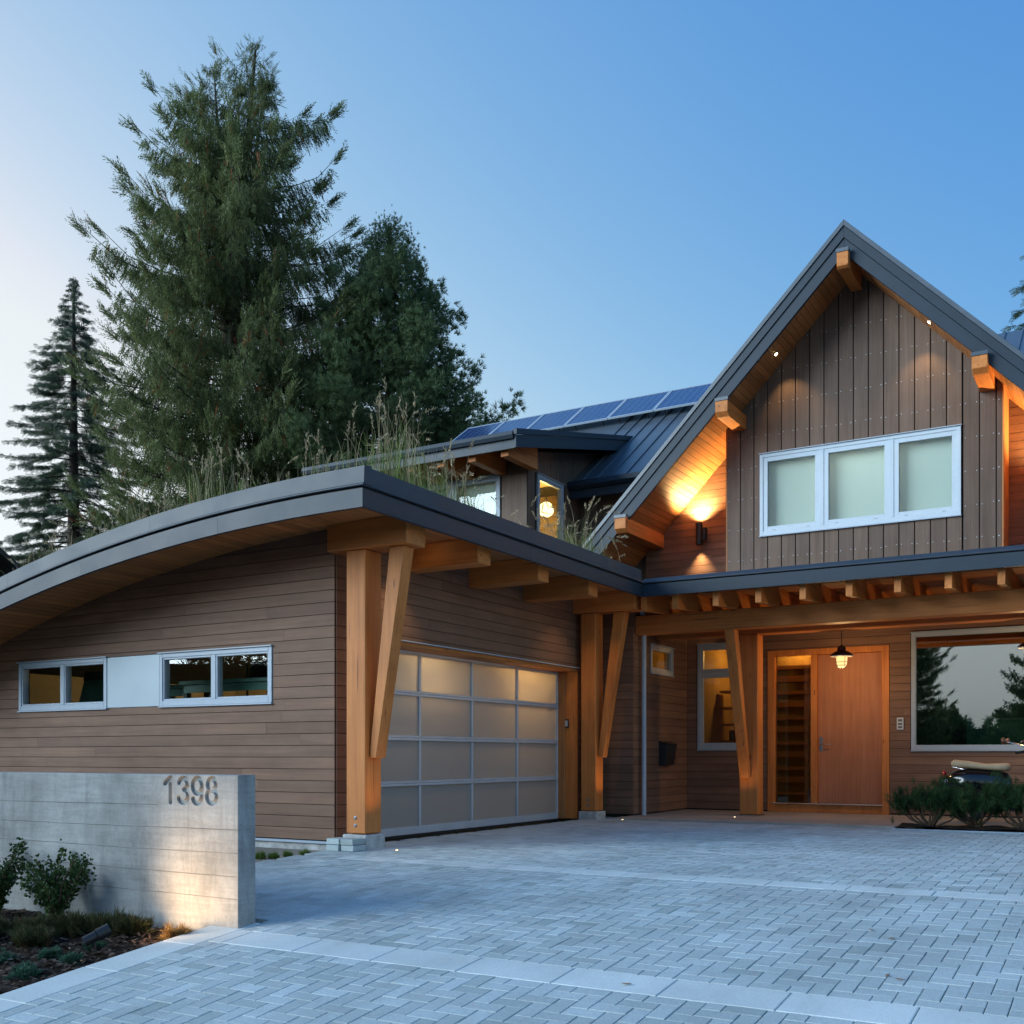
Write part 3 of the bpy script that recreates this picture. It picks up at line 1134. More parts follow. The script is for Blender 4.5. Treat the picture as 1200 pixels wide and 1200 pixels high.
# corner cover of the boards
# jamb and head lining of the deep door opening
box('door_jamb', XW - 0.34, XW + 0.024, DOOR_Y1 - 0.035, DOOR_Y1 + 0.012, 0.0, DOOR_Z, 'timber_z', H, 0.004)
box('door_jamb', XW - 0.34, XW + 0.024, DOOR_Y0 - 0.012, DOOR_Y0 + 0.035, 0.0, DOOR_Z, 'timber_z', H, 0.004)
box('door_stop', XW - 0.30, XW - 0.16, DOOR_Y1 - 0.085, DOOR_Y1 - 0.036, 0.0, DOOR_Z - 0.05, 'cedar_z', H, 0.003)
box('door_head', XW - 0.34, XW + 0.024, DOOR_Y0 + 0.036, DOOR_Y1 - 0.036, DOOR_Z - 0.045, DOOR_Z + 0.001, 'timber_y', H, 0.004)
box('head_flashing', XW, XW + 0.055, DOOR_Y0 - 0.03, DOOR_Y1 + 0.03, DOOR_Z + 0.004, DOOR_Z + 0.018, 'frame_metal', H)

# sectional door: four rows of four frosted panels in an aluminium frame
XDR = -7.60
gd = MB()
mD = mapX(XDR)
yl, yr = 9.46, 14.37
zrow = [0.0, 0.62, 1.17, 1.715, 2.235]
ubox(gd, mD, yl, yl + 0.06, 0.0, 2.235, -0.05, 0.0)
ubox(gd, mD, yr - 0.07, yr, 0.0, 2.235, -0.05, 0.0)
gdo = gd.build('garage_door', 'alu', H, bev=0.003)
tag(gdo, 'aluminium sectional garage door with frosted panels')
ORIGIN[gdo.name] = (0, 0, 0)
cols = [yl + 0.06 + (yr - 0.07 - yl - 0.06) * i / 4 for i in range(5)]
for i, z in enumerate(zrow):
    rb = MB()
    if i == 0:
        ubox(rb, mD, yl + 0.06, yr - 0.07, 0.0, 0.095, -0.05, 0.0)
    elif i == 4:
        ubox(rb, mD, yl + 0.06, yr - 0.07, z - 0.045, z, -0.05, 0.0)
    else:
        ubox(rb, mD, yl + 0.06, yr - 0.07, z - 0.032, z - 0.001, -0.05, 0.002)
        ubox(rb, mD, yl + 0.06, yr - 0.07, z + 0.001, z + 0.030, -0.05, -0.004)
    rb.build('rail', 'alu', gdo, bev=0.003)
for i in range(4):
    z0 = zrow[i] + (0.095 if i == 0 else 0.030)
    z1 = zrow[i + 1] - (0.045 if i == 3 else 0.032)
    for j in range(4):
        pb = MB()
        ubox(pb, mD, cols[j] + (0.02 if j else 0), cols[j + 1] - (0.02 if j < 3 else 0), z0, z1, -0.034, -0.028)
        pb.build('panel', 'frosted_panel', gdo)
        if j < 3:
            mb_ = MB()
            ubox(mb_, mD, cols[j + 1] - 0.0195, cols[j + 1] + 0.0195, z0 - 0.001, z1 + 0.001, -0.05, -0.002)
            mb_.build('stile', 'alu', gdo, bev=0.003)
box('door_seal', XDR - 0.03, XDR + 0.004, yl, yr, -0.03, -0.002, 'black_rubber', H)

# return wall and alcove side wall
mR = mapY(YR)
rw = wall_core('return_wall', mR, XW - 0.1, XA - 0.02, 0.02, 3.45, [])
cladding(rw, mR, 'x', XW + 0.002, XA + 0.018, 0.05, 3.45, [])
mA = mapX(XA)
hA = [(15.78, 16.74, 2.28, 2.745)]
aw = wall_core('alcove_wall', mA, YR, YD + 0.1, 0.02, 3.45, hA)
cladding(aw, mA, 'y', YR, YD - 0.02, 0.05, 3.45, hA)
window(mA, 15.785, 16.735, 2.285, 2.74, fr=0.05, sash=0.03, glassm='glass_tinted')

# ---- entrance wall ------------------------------------------------------
mE = mapY(YD)
hE = [(-6.52, -5.55, 1.05, 2.865), (-5.29, -3.34, -1, 2.70), (-3.03, 0.55, 1.03, 2.865)]
ew = wall_core('entrance_wall', mE, XA - 0.05, 1.6, 0.02, 3.45, hE)
tag(ew, 'brown siding wall behind the porch')
cladding(ew, mE, 'x', XA + 0.02, 1.6, 0.05, 3.45, hE)
window(mE, -6.51, -5.56, 1.06, 2.86, trans=2.36, fr=0.06, sash=0.04, glassm='glass_tinted')
window(mE, -3.02, 0.54, 1.04, 2.86, mulls=(-0.9,), fr=0.065, sash=0, glassm='glass_coated')

# entrance door with side light
dm = MB()
ubox(dm, mE, -5.285, -5.175, 0.03, 2.695, -0.12, 0.035)
ubox(dm, mE, -3.455, -3.345, 0.03, 2.695, -0.12, 0.035)
ubox(dm, mE, -5.175, -3.455, 2.60, 2.695, -0.12, 0.035)
ubox(dm, mE, -5.175, -3.455, 0.03, 0.165, -0.12, 0.02)
ubox(dm, mE, -4.575, -4.475, 0.166, 2.599, -0.12, 0.02)
fd = dm.build('door_frame', 'timber_z', H, bev=0.004)
tag(fd, 'orange timber entrance frame with side light')
dd = MB()
ubox(dd, mE, -4.47, -3.46, 0.185, 2.595, -0.09, -0.045)
door = dd.build('door', 'door_wood', H, bev=0.003)
tag(door, 'reddish brown flush wooden front door')
ORIGIN[door.name] = (0, 0, 0)
hb = MB()
ubox(hb, mE, -4.445, -4.395, 1.03, 1.26, -0.0445, -0.037)
hb.build('handle_plate', 'bolt_metal', door, bev=0.002)
hb = MB()
hb.tube([(-4.42, YD + 0.037, 1.14), (-4.42, YD - 0.02, 1.14), (-4.40, YD - 0.03, 1.14), (-4.25, YD - 0.03, 1.14)], 0.010, 8)
hb.build('handle', 'sill_metal', door, smooth=40)
pl = MB()
ubox(pl, mE, -5.174, -4.576, 0.167, 2.599, -0.075, -0.065)
o = pl.build('side_light', 'glass_tinted', H)
sl = MB()
ubox(sl, mE, -5.2, -3.44, 0.166, 0.184, -0.06, 0.055)
sl.build('door_sill', 'sill_metal', H, bev=0.003)
# horizontal slats of a hallway shelf behind the side light
for k in range(11):
    z = 0.30 + 0.21 * k
    box('shelf_board', -5.3, -4.45, YD + 0.25, YD + 0.55, z, z + (0.1 if k % 2 else 0.06), 'cedar_x', H)

box('shelf_back', -5.3, -4.45, YD + 0.56, YD + 0.60, 0.1, 2.9, 'interior_amber', H)

# ---- recess walls of the gable (same plane as the entrance wall) --------
mT = mapY(YD)
uw = wall_core('gable_recess_wall', mT, -7.47, 0.09, 3.45, lambda u: gline(u) - 0.36, [(-5.2, -2.2, 4.4, 5.8)], step=0.2)
tag(uw, 'brown siding beside the gable bay, lit by the wall lamp')
cladding(uw, mT, 'x', -7.47, -5.62, 3.46, 6.6, [], top=lambda u: gline(u) - 0.405, maxlen=9)
cladding(uw, mT, 'x', -1.76, 0.09, 3.46, 6.6, [], top=lambda u: gline(u) - 0.405, maxlen=9)

# ---- gable bay with vertical boards -------------------------------------
mB = mapY(YB)
BX0, BX1 = -5.74, -1.66
hB = [(-5.20, -2.20, 4.46, 5.77)]
bw = wall_core('gable_bay_wall', mB, BX0 + 0.02, BX1 - 0.02, 3.45, lambda u: gline(u) - 0.36, hB, thick=0.12, step=0.2)
tag(bw, 'dark brown vertical board gable front')
ORIGIN[bw.name] = (0, 0, 0)
PITCH = (BX1 - BX0) / 18.35
edges = []
xx = BX0
while xx < BX1 - 0.02:
    e = xx + PITCH
    if xx < AX - 0.02 < e - 0.02:
        pass
    edges.append((xx, min(e, BX1)))
    xx = e
screws = []
for (a_, c_) in edges:
    p0, p1 = a_ + 0.008, c_ - 0.008
    todo = []
    top = lambda u: gline(u) - 0.40
    if c_ <= hB[0][0] or a_ >= hB[0][1]:
        todo = [(p0, p1, 3.47, None)]
    else:
        i0, i1 = max(p0, hB[0][0]), min(p1, hB[0][1])
        if p0 < i0 - 0.01:
            todo.append((p0, i0, 3.47, None))
        if p1 > i1 + 0.01:
            todo.append((i1, p1, 3.47, None))
        todo.append((i0, i1, 3.47, hB[0][2]))
        todo.append((i0, i1, hB[0][3], None))
    for (q0, q1, z0, z1) in todo:
        pts = [(q0, z0), (q1, z0)]
        if z1 is not None:
            pts += [(q1, z1), (q0, z1)]
        else:
            pts += [(q1, top(q1))]
            if q0 < AX < q1:
                pts += [(AX, top(AX))]
            pts += [(q0, top(q0))]
        vb = MB()
        wv = random.uniform(0, 0.0015)
        vb.prism([mB(u, v, 0.002) for u, v in pts], (0, -0.02 - wv, 0))
        vb.build('vertical_board', 'siding_z', bw)
    for z in np.arange(3.62, 8.3, 0.49):
        for q in (a_ + 0.035, c_ - 0.035):
            if z > top(q) - 0.06 or (hB[0][0] - 0.03 < q < hB[0][1] + 0.03 and hB[0][2] - 0.03 < z < hB[0][3] + 0.03):
                continue
            screws.append((q, z + random.uniform(-0.012, 0.012)))
sb = MB()
for (q, z) in screws:
    sb.lathe((q, YB - 0.0225, z), [(0.0065, 0), (0.0065, 0.0025), (0.002, 0.004)], 6, (0, -1, 0))
so = sb.build('screw_heads', 'alu', bw)
so['kind'] = 'stuff'
for X, s_ in ((BX0, -1), (BX1, 1)):
    box('corner_board', min(X - 0.004 * s_, X + 0.02 * s_), max(X - 0.004 * s_, X + 0.02 * s_), YB - 0.022, YD - 0.02, 3.46, gline(X) - 0.42, 'cedar_z', H)
window(mB, -5.195, -2.205, 4.465, 5.765, mulls=(-4.215, -3.175), fr=0.055, sash=0.07, fmat='frame_white', glassm='glass_clear', proud=0.045)
# blinds hanging behind the bay window
for a_, c_ in ((-5.15, -4.23), (-4.2, -3.19), (-3.16, -2.25)):
    box('roller_blind', a_, c_, YB + 0.13, YB + 0.133, 4.42, 5.72, 'blind', H)

# ---- gable roof ----------------------------------------------------------
XL, XR = -7.95, 0.57
for (xe, s_) in ((XL, -1), (XR, 1)):
    def strip(v0, v1, yf, yb, name, mat, bev=0.003):
        b_ = MB()
        b_.prism([(AX, yf, AZ - v0), (xe, yf, gline(xe) - v0), (xe, yf, gline(xe) - v1), (AX, yf, AZ - v1)], (0, yb - yf, 0))
        return b_.build(name, mat, H, bev)
    strip(0.0, 0.085, YG - 0.035, YG + 0.10, 'roof_edge_flashing', 'roof_metal')
    strip(0.088, 0.255, YG - 0.015, YG + 0.06, 'barge_board', 'fascia_paint')
    strip(0.258, 0.49, YG + 0.005, YG + 0.06, 'barge_board', 'fascia_paint')
    strip(0.02, 0.39, YG + 0.061, 23.2, 'gable_roof', 'roof_metal', 0.0)
    # soffit boards running front to back
    so_ = MB()
    so_.prism([(AX, YG + 0.061, AZ - 0.392), (xe, YG + 0.061, gline(xe) - 0.392), (xe, YG + 0.061, gline(xe) - 0.40), (AX, YG + 0.061, AZ - 0.40)], (0, YD - YG - 0.1, 0))
    sof = so_.build('gable_soffit', 'wall_core', H)
    Ls = math.hypot(xe - AX, gline(xe) - AZ)
    nb = int(Ls / 0.098)
    ang = math.atan2(gline(xe) - AZ, xe - AX)
    for k in range(nb):
        t = (k + 0.5) / nb
        X = AX + (xe - AX) * t
        Z = AZ - 0.425 + (gline(xe) - AZ) * t
        yend = YB if BX0 < X < BX1 else YD - 0.02
        o = bpy.data.objects.new('soffit_board', unit_mesh('cedar_y'))
        link(o)
        o.location = (X, (YG + 0.062 + yend) / 2, Z)
        o.scale = (Ls / nb - 0.006, yend - YG - 0.062, 0.016)
        o.rotation_euler = (0, -ang, 0)
        attach(o, sof)
    # seams on the roof face
    for k in range(16):
        y = YG + 0.3 + k * 0.45
        rb = MB()
        rb.prism([(AX, y, AZ - 0.02), (xe, y, gline(xe) - 0.02), (xe, y, gline(xe) + 0.015), (AX, y, AZ + 0.015)], (0, 0.02, 0))
        rb.build('roof_seam', 'roof_metal', H)
# purlin ends with metal caps
for X, zb, w_, yb in ((-7.23, 4.585, 0.20, YD), (-5.52, 6.20, 0.20, YB + 0.05), (-1.85, 6.20, 0.20, YB + 0.05), (-0.15, 4.585, 0.20, YD), (-3.69, 8.06, 0.165, YB + 0.05)):
    # skip half that would poke through the roof: purlin top follows the pitch
    zt = zb + 0.235
    s_ = -1 if X < AX - 0.1 else (1 if X > AX + 0.1 else 0)
    pm = MB()
    y0, y1 = YG - 0.10, yb
    hw = w_ / 2
    # chamfered nose
    prof = [(y0, zb + 0.06), (y0, zt), (y1, zt), (y1, zb), (y0 + 0.09, zb)]
    if s_ == 0:
        prof = [(y0, zb + 0.03), (y0, zt), (y1, zt), (y1, zb), (y0 + 0.05, zb)]
    pm.prism([(X - hw, q, z) for q, z in prof], (w_, 0, 0))
    po = pm.build('purlin', 'timber_y', H, bev=0.006)
    ORIGIN[po.name] = (0, 0, 0)
    cm = MB()
    cm.box(X - hw - 0.008, X + hw + 0.008, y0 - 0.012, YG - 0.034, zt - 0.005, zt + 0.05)
    cm.build('metal_cap', 'roof_metal', po, bev=0.003)

# ---- garage roof -----------------------------------------------------------
def sweep(name, xs, prof, mat, parent=H):
    """profile of (y, z) points swept along the curved roof line in X"""
    vs, fs = [], []
    n = len(prof)
    for X in xs:
        c_ = crv(X)
        vs += [(X, y, z + c_) for y, z in prof]
    for i in range(len(xs) - 1):
        for j in range(n):
            fs.append((i * n + j, i * n + (j + 1) % n, (i + 1) * n + (j + 1) % n, (i + 1) * n + j))
    fs.append(tuple(range(n))[::-1])
    fs.append(tuple((len(xs) - 1) * n + j for j in range(n)))
    b_ = MB().add(vs, fs)
    return b_.build(name, mat, parent)
cx = [-15.0 + 0.25 * i for i in range(35)]
cx = [q for q in cx if q < XF] + [XF]
joints = [-15.0, -12.75, -10.1, -8.0, XF]
def pieces(a_, c_):
    return [a_] + [q for q in cx if a_ + 0.02 < q < c_ - 0.02] + [c_]
for a_, c_ in zip(joints[:-1], joints[1:]):
    sweep('fascia', pieces(a_, c_ - 0.002), [(YF, 3.25), (YF + 0.045, 3.25), (YF + 0.045, 3.425), (YF, 3.425)], 'fascia_paint')
for a_, c_ in zip([-15.0, -11.4, -9.0], [-11.4, -9.0, XF + 0.02]):
    sweep('parapet_flashing', pieces(a_, c_ - 0.002), [(YF - 0.018, 3.452), (YF - 0.018, 3.460), (YF - 0.004, 3.472), (YF + 0.004, 3.63), (YF + 0.11, 3.645), (YF + 0.11, 3.445), (YF - 0.010, 3.445)], 'flashing_metal')
sweep('fascia_gap', pieces(-15.0, XF - 0.03), [(YF + 0.02, 3.426), (YF + 0.06, 3.426), (YF + 0.06, 3.444), (YF + 0.02, 3.444)], 'wall_core')
# along the drive side
for a_, c_ in ((YF - 0.0, 10.9), (10.902, YP + 0.04)):
    box('fascia', XF - 0.045, XF, a_ + 0.0005, c_, 3.25, 3.425, 'fascia_paint', H, 0.002)
box('fascia_gap', XF - 0.06, XF - 0.02, YF + 0.03, YP, 3.426, 3.444, 'wall_core', H)
# straight parapet flashing with a mitred front corner
prof = [(0.018, 3.452), (0.018, 3.460), (0.004, 3.472), (-0.004, 3.63), (-0.11, 3.645), (-0.11, 3.445), (0.010, 3.445)]
vs = [(XF + p, YF - p, z) for p, z in prof] + [(XF + p, YP - 0.05, z) for p, z in prof]
n = len(prof)
MB().add(vs, [tuple(range(n))[::-1], tuple(range(n, 2 * n))] + [(i, (i + 1) % n, n + (i + 1) % n, n + i) for i in range(n)]).build('parapet_flashing', 'flashing_metal', H)
# roof body and soil
rb = sweep('green_roof_deck', pieces(-15.0, XF - 0.112), [(YF + 0.112, 3.41), (17.3, 3.41), (17.3, 3.55), (YF + 0.112, 3.55)], 'soil')
# soffit boards (curved run; boards lie front to back)
sofg = sweep('garage_soffit', pieces(-15.0, XF - 0.05), [(YF + 0.05, 3.402), (15.0, 3.402), (15.0, 3.408), (YF + 0.05, 3.408)], 'wall_core')
X = -14.6
while X < XF - 0.06:
    wd = 0.128
    ce = X + wd / 2
    slope = (crv(ce + 0.05) - crv(ce - 0.05)) / 0.1
    o = bpy.data.objects.new('soffit_board', unit_mesh('cedar_y'))
    link(o)
    y1 = YW + 0.02 if ce < XW else 15.0
    o.location = (ce, (YF + 0.047 + y1) / 2, SOF_G + 0.009 + crv(ce))
    o.scale = (wd - 0.005, y1 - YF - 0.047, 0.016)
    o.rotation_euler = (0, -math.atan(slope), 0)
    attach(o, sofg)
    X += wd

# ---- timber frame on the drive side ---------------------------------------
def capbeam(y0, y1, zb, x1=-6.30, x0=XW, nm='beam'):
    return box(nm, x0, x1, y0, y1, zb, SOF_G - 0.002, 'timber_x', H, 0.008)
def post(x0, x1, y0, y1, z0, z1, base=True, bolts=False):
    p_ = box('post', x0, x1, y0, y1, z0, z1, 'timber_z', H, 0.010)
    ORIGIN[p_.name] = (0, 0, 0)
    if base:
        bb = MB()
        bb.box(x0 - 0.03, x1 + 0.03, y0 - 0.03, y1 + 0.03, -0.10, z0 - 0.008)
        bb.build('post_base', 'base_concrete', p_, bev=0.012)
    if bolts:
        for z in (z0 + 0.085, z0 + 0.165):
            q = MB()
            q.lathe(((x0 + x1) / 2 - 0.005, y0 + 0.001, z), [(0.021, 0), (0.021, 0.003), (0.014, 0.0035), (0.014, 0.009), (0.004, 0.0095)], 10, (0, -1, 0))
            q.build('bolt', 'bolt_metal', p_, smooth=30)
    return p_
post(-7.105, -6.85, 8.68, 8.95, 0.145, 3.088, bolts=True)
capbeam(8.64, 8.97, 3.09)
capbeam(9.98, 10.25, 3.10)
capbeam(11.36, 11.63, 3.10)
capbeam(12.75, 13.02, 3.10)
capbeam(14.26, 14.56, 3.09)
post(-7.20, -6.955, 14.30, 14.56, 0.13, 3.088, bolts=True)
def brace_x(xb0, xb1, xt0, xt1, zb, zt, y0, y1):
    b_ = MB()
    b_.prism([(xb0, y0, zb), (xb1, y0, zb), (xt1, y0, zt), (xt0, y0, zt)], (0, y1 - y0, 0))
    return b_.build('brace', 'timber_z', H, bev=0.007)
brace_x(-6.848, -6.755, -6.585, -6.39, 0.93, 3.088, 8.735, 8.90)
brace_x(-6.953, -6.865, -6.69, -6.50, 0.93, 3.088, 14.36, 14.51)

# ---- porch ------------------------------------------------------------------
PXR = 1.6
box('fascia', XF + 0.002, PXR, YP, YP + 0.045, 3.25, 3.425, 'fascia_paint', H, 0.002)
box('fascia_gap', XF + 0.002, PXR, YP + 0.02, YP + 0.06, 3.426, 3.444, 'wall_core', H)
vs = []
prof = [(0.018, 3.445), (0.018, 3.455), (-0.012, 3.475), (-0.06, 3.515), (-0.16, 3.525), (-0.16, 3.438), (0.012, 3.438)]
vs = [(XF - 0.005, YP - p, z) for p, z in prof] + [(PXR, YP - p, z) for p, z in prof]
n = len(prof)
MB().add(vs, [tuple(range(n)), tuple(range(n, 2 * n))[::-1]] + [(i, n + i, n + (i + 1) % n, (i + 1) % n) for i in range(n)]).build('parapet_flashing', 'flashing_metal', H)
box('porch_roof', XF - 0.10, PXR, YP + 0.062, YD, 3.40, 3.50, 'roof_metal', H)
pc = box('porch_ceiling', XF - 0.1, PXR, YP + 0.05, YD - 0.02, 3.396, 3.399, 'wall_core', H)
k = 0
y = YP + 0.05
while y < YD - 0.1:
    board('ceiling_board', XF - 0.10, PXR, y + 0.002, y + 0.126, 3.378, 3.394, 'cedar_x', pc)
    y += 0.128
xr = -6.28
for i in range(12):
    X = -5.715 + 0.6115 * (i - 1)
    if X < XA:
        continue
    if i == 0:
        X = -6.20
    rf = MB()
    rf.prism([(X - 0.045, 14.34, 3.062), (X - 0.045, 14.34, 3.376), (X - 0.045, YD - 0.02, 3.376), (X - 0.045, YD - 0.02, 3.26), (X - 0.045, 15.3, 3.124)], (0.09, 0, 0))
    rf.build('rafter', 'timber_y', H, bev=0.005)
box('porch_beam', -6.70, PXR, 15.18, 15.42, 2.83, 3.12, 'timber_x', H, 0.008)
box('porch_beam', -6.70, PXR, 16.0, 16.28, 2.83, 3.12, 'timber_x', H, 0.008)
post(-5.31, -5.02, 16.0, 16.27, 0.045, 2.828, base=False)
b_ = MB()
b_.prism([(-5.275, 15.998, 0.61), (-5.275, 15.90, 0.61), (-5.275, 15.19, 2.828), (-5.275, 15.39, 2.828)], (0.15, 0, 0))
b_.build('brace', 'timber_z', H, bev=0.006)
box('post_shoe', -5.33, -5.00, 15.98, 16.29, 0.03, 0.043, 'bolt_metal', H)

# downspout in the inner corner
ds = MB()
ds.tube([(-6.63, 15.35, 0.0), (-6.63, 15.35, 3.1)], 0.038, 12)
ds.tube([(-6.63, 15.35, 3.09), (-6.6, 15.1, 3.3)], 0.038, 12)
ds.build('downspout', 'frame_metal', H, smooth=40)

# porch slab
psl = MB()
psl.box(XA - 0.02, -2.72, 14.52, YD, -0.1, 0.03)
psl.box(-2.72, 4.5, 15.1, YD, -0.1, 0.03)
ps = psl.build('porch_slab', 'porch_mat')
tag(ps, 'pale concrete porch slab before the front door', None, None, 'structure')

# ---- main roof, dormer ---------------------------------------------------
MY0, MZ0, MM = 19.1, 6.45, 0.70
RY = 23.35
def mz(Y):
    return MZ0 + MM * (Y - MY0)
b_ = MB()
b_.prism([(-15.1, MY0, mz(MY0)), (-15.1, RY, mz(RY)), (-15.1, RY, mz(RY) - 0.2), (-15.1, MY0, mz(MY0) - 0.2)], (23.1, 0, 0))
b_.build('main_roof', 'roof_metal', H)
b_ = MB()
b_.prism([(-15.1, RY, mz(RY)), (-15.1, 2 * RY - MY0, MZ0), (-15.1, 2 * RY - MY0, MZ0 - 0.2), (-15.1, RY, mz(RY) - 0.2)], (23.1, 0, 0))
b_.build('main_roof', 'roof_metal', H)
for i in range(31):
    X = -9.95 + 0.32 * i
    if X > 4:
        break
    b_ = MB()
    b_.prism([(X, MY0 - 0.01, mz(MY0 - 0.01)), (X, RY, mz(RY)), (X, RY, mz(RY) + 0.03), (X, MY0 - 0.01, mz(MY0 - 0.01) + 0.03)], (0.022, 0, 0))
    b_.build('roof_seam', 'roof_metal', H)
b_ = MB()
b_.prism([(-9.87, MY0 - 0.005, 6.44), (-9.87, MY0 - 0.10, 6.46), (-9.87, MY0 - 0.12, 6.36), (-9.87, MY0 - 0.06, 6.30), (-9.87, MY0 - 0.005, 6.30)], (14, 0, 0))
b_.build('gutter', 'fascia_paint', H)
box('fascia', -9.87, 4, MY0 - 0.004, MY0 + 0.03, 6.13, 6.298, 'fascia_paint', H)
box('upper_wall', -9.86, 5.0, 19.55, 19.7, 3.3, 6.3, 'siding_z', H)
box('house_core', -9.8, 5.0, 23.0, 26.5, 0, 7.5, 'siding_z', H)
box('side_wall', -7.45, -7.31, 17.56, 19.54, 3.4, 4.55, 'siding_z', H)
# small lit window far back beside the gable
box('window', -8.55, -7.9, 19.50, 19.548, 5.4, 6.0, 'frame_metal', H)
box('lit_pane', -8.5, -7.95, 19.49, 19.499, 5.45, 5.95, 'bulb_soft', H)

# dormer
DXS, DYF = -9.89, YD
hD1 = [(17.76, 18.84, 4.95, 6.36)]
mDs = mapX(DXS)
dw = wall_core('dormer_side_wall', mDs, DYF, 21.5, 3.4, lambda u: 6.42 + 0.234 * (u - 16.16) - 0.02, hD1)
tag(dw, 'dark vertical board dormer side with a tall lit window')
y = DYF
while y < 21.0:
    e = y + 0.125
    for (z0, z1) in (((3.45, hD1[0][2]), (hD1[0][3], None)) if (e > hD1[0][0] and y < hD1[0][1]) else ((3.45, None),)):
        zt = z1 if z1 is not None else 6.40 + 0.234 * (y - 16.16)
        if z0 < zt:
            board('vertical_board', DXS + 0.002, DXS + 0.02, y + 0.004, e - 0.004, z0, zt, 'siding_z', dw)
    y = e
window(mDs, 17.77, 18.83, 4.96, 6.35, fr=0.07, sash=0.03, glassm='glass_clear', fmat='frame_metal')
mDf = mapY(DYF)
hD2 = [(-13.82, -10.47, 5.0, 6.33)]
df = wall_core('dormer_front_wall', mDf, -14.2, DXS - 0.02, 3.4, 6.62, hD2)
X = -10.44
while X < DXS - 0.05:
    board('vertical_board', X + 0.004, min(X + 0.19, DXS + 0.02) - 0.004, DYF - 0.02, DYF - 0.002, 3.45, 6.62, 'siding_z', df)
    X += 0.183
for i, (a_, c_) in enumerate(((-11.575, -10.475), (-12.69, -11.585), (-13.8, -12.7))):
    window(mDf, a_, c_, 5.05, 6.32, fr=0.055, sash=0.045, glassm='glass_clear')
board('vertical_board', -14.2, -10.45, DYF - 0.02, DYF - 0.002, 6.36, 6.62, 'cedar_x', df)
box('dormer_end_wall', -14.2, -14.12, DYF + 0.14, 21.0, 3.4, 6.6, 'siding_z', H)
# shed roof rising to the back
def dz(Y, base):
    return base + 0.234 * (Y - 16.16)
b_ = MB()
b_.prism([(-14.3, 16.22, dz(16.22, 6.60)), (-14.3, 21.6, dz(21.6, 6.60)), (-14.3, 21.6, dz(21.6, 6.52)), (-14.3, 16.22, dz(16.22, 6.52))], (14.3 - 9.43, 0, 0))
b_.build('dormer_roof', 'roof_metal', H)
b_ = MB()
b_.prism([(-14.3, 16.22, dz(16.22, 6.51)), (-14.3, 21.0, dz(21.0, 6.51)), (-14.3, 21.0, dz(21.0, 6.50)), (-14.3, 16.22, dz(16.22, 6.50))], (14.3 - 9.45, 0, 0))
b_.build('dormer_soffit', 'cedar_y', H)
for v0, v1, off, nm in ((6.70, 6.605, 0.03, 'roof_edge_flashing'), (6.60, 6.38, 0.0, 'barge_board')):
    b_ = MB()
    b_.prism([(-9.44, 16.14 - off, dz(16.16, v0)), (-9.44, 21.3, dz(21.3, v0)), (-9.44, 21.3, dz(21.3, v1)), (-9.44, 16.14 - off, dz(16.16, v1))], (0.04 + off, 0, 0))
    b_.build(nm, 'fascia_paint', H)
b_ = MB()
b_.prism([(-14.3, 16.21, 6.66), (-14.3, 16.10, 6.67), (-14.3, 16.08, 6.60), (-14.3, 16.11, 6.54), (-14.3, 16.21, 6.54)], (14.3 - 9.445, 0, 0))
b_.build('gutter', 'fascia_paint', H)
box('fascia', -14.3, -9.445, 16.165, 16.20, 6.38, 6.535, 'fascia_paint', H)
for i in range(7):
    X = -9.73 - 0.69 * i
    bb = MB()
    bb.prism([(X - 0.08, 16.3, 6.30), (X - 0.08, 16.3, 6.50), (X - 0.08, 17.38, dz(17.38, 6.495)), (X - 0.08, 17.38, 6.30)], (0.16, 0, 0))
    bb.build('rafter', 'timber_y', H, bev=0.005)
for i in range(11):   # low seams on the dormer roof
    X = -9.7 - 0.42 * i
    bb = MB()
    bb.prism([(X, 16.2, dz(16.2, 6.60)), (X, 21.5, dz(21.5, 6.60)), (X, 21.5, dz(21.5, 6.64)), (X, 16.2, dz(16.2, 6.64))], (0.025, 0, 0))
    bb.build('roof_seam', 'roof_metal', H)

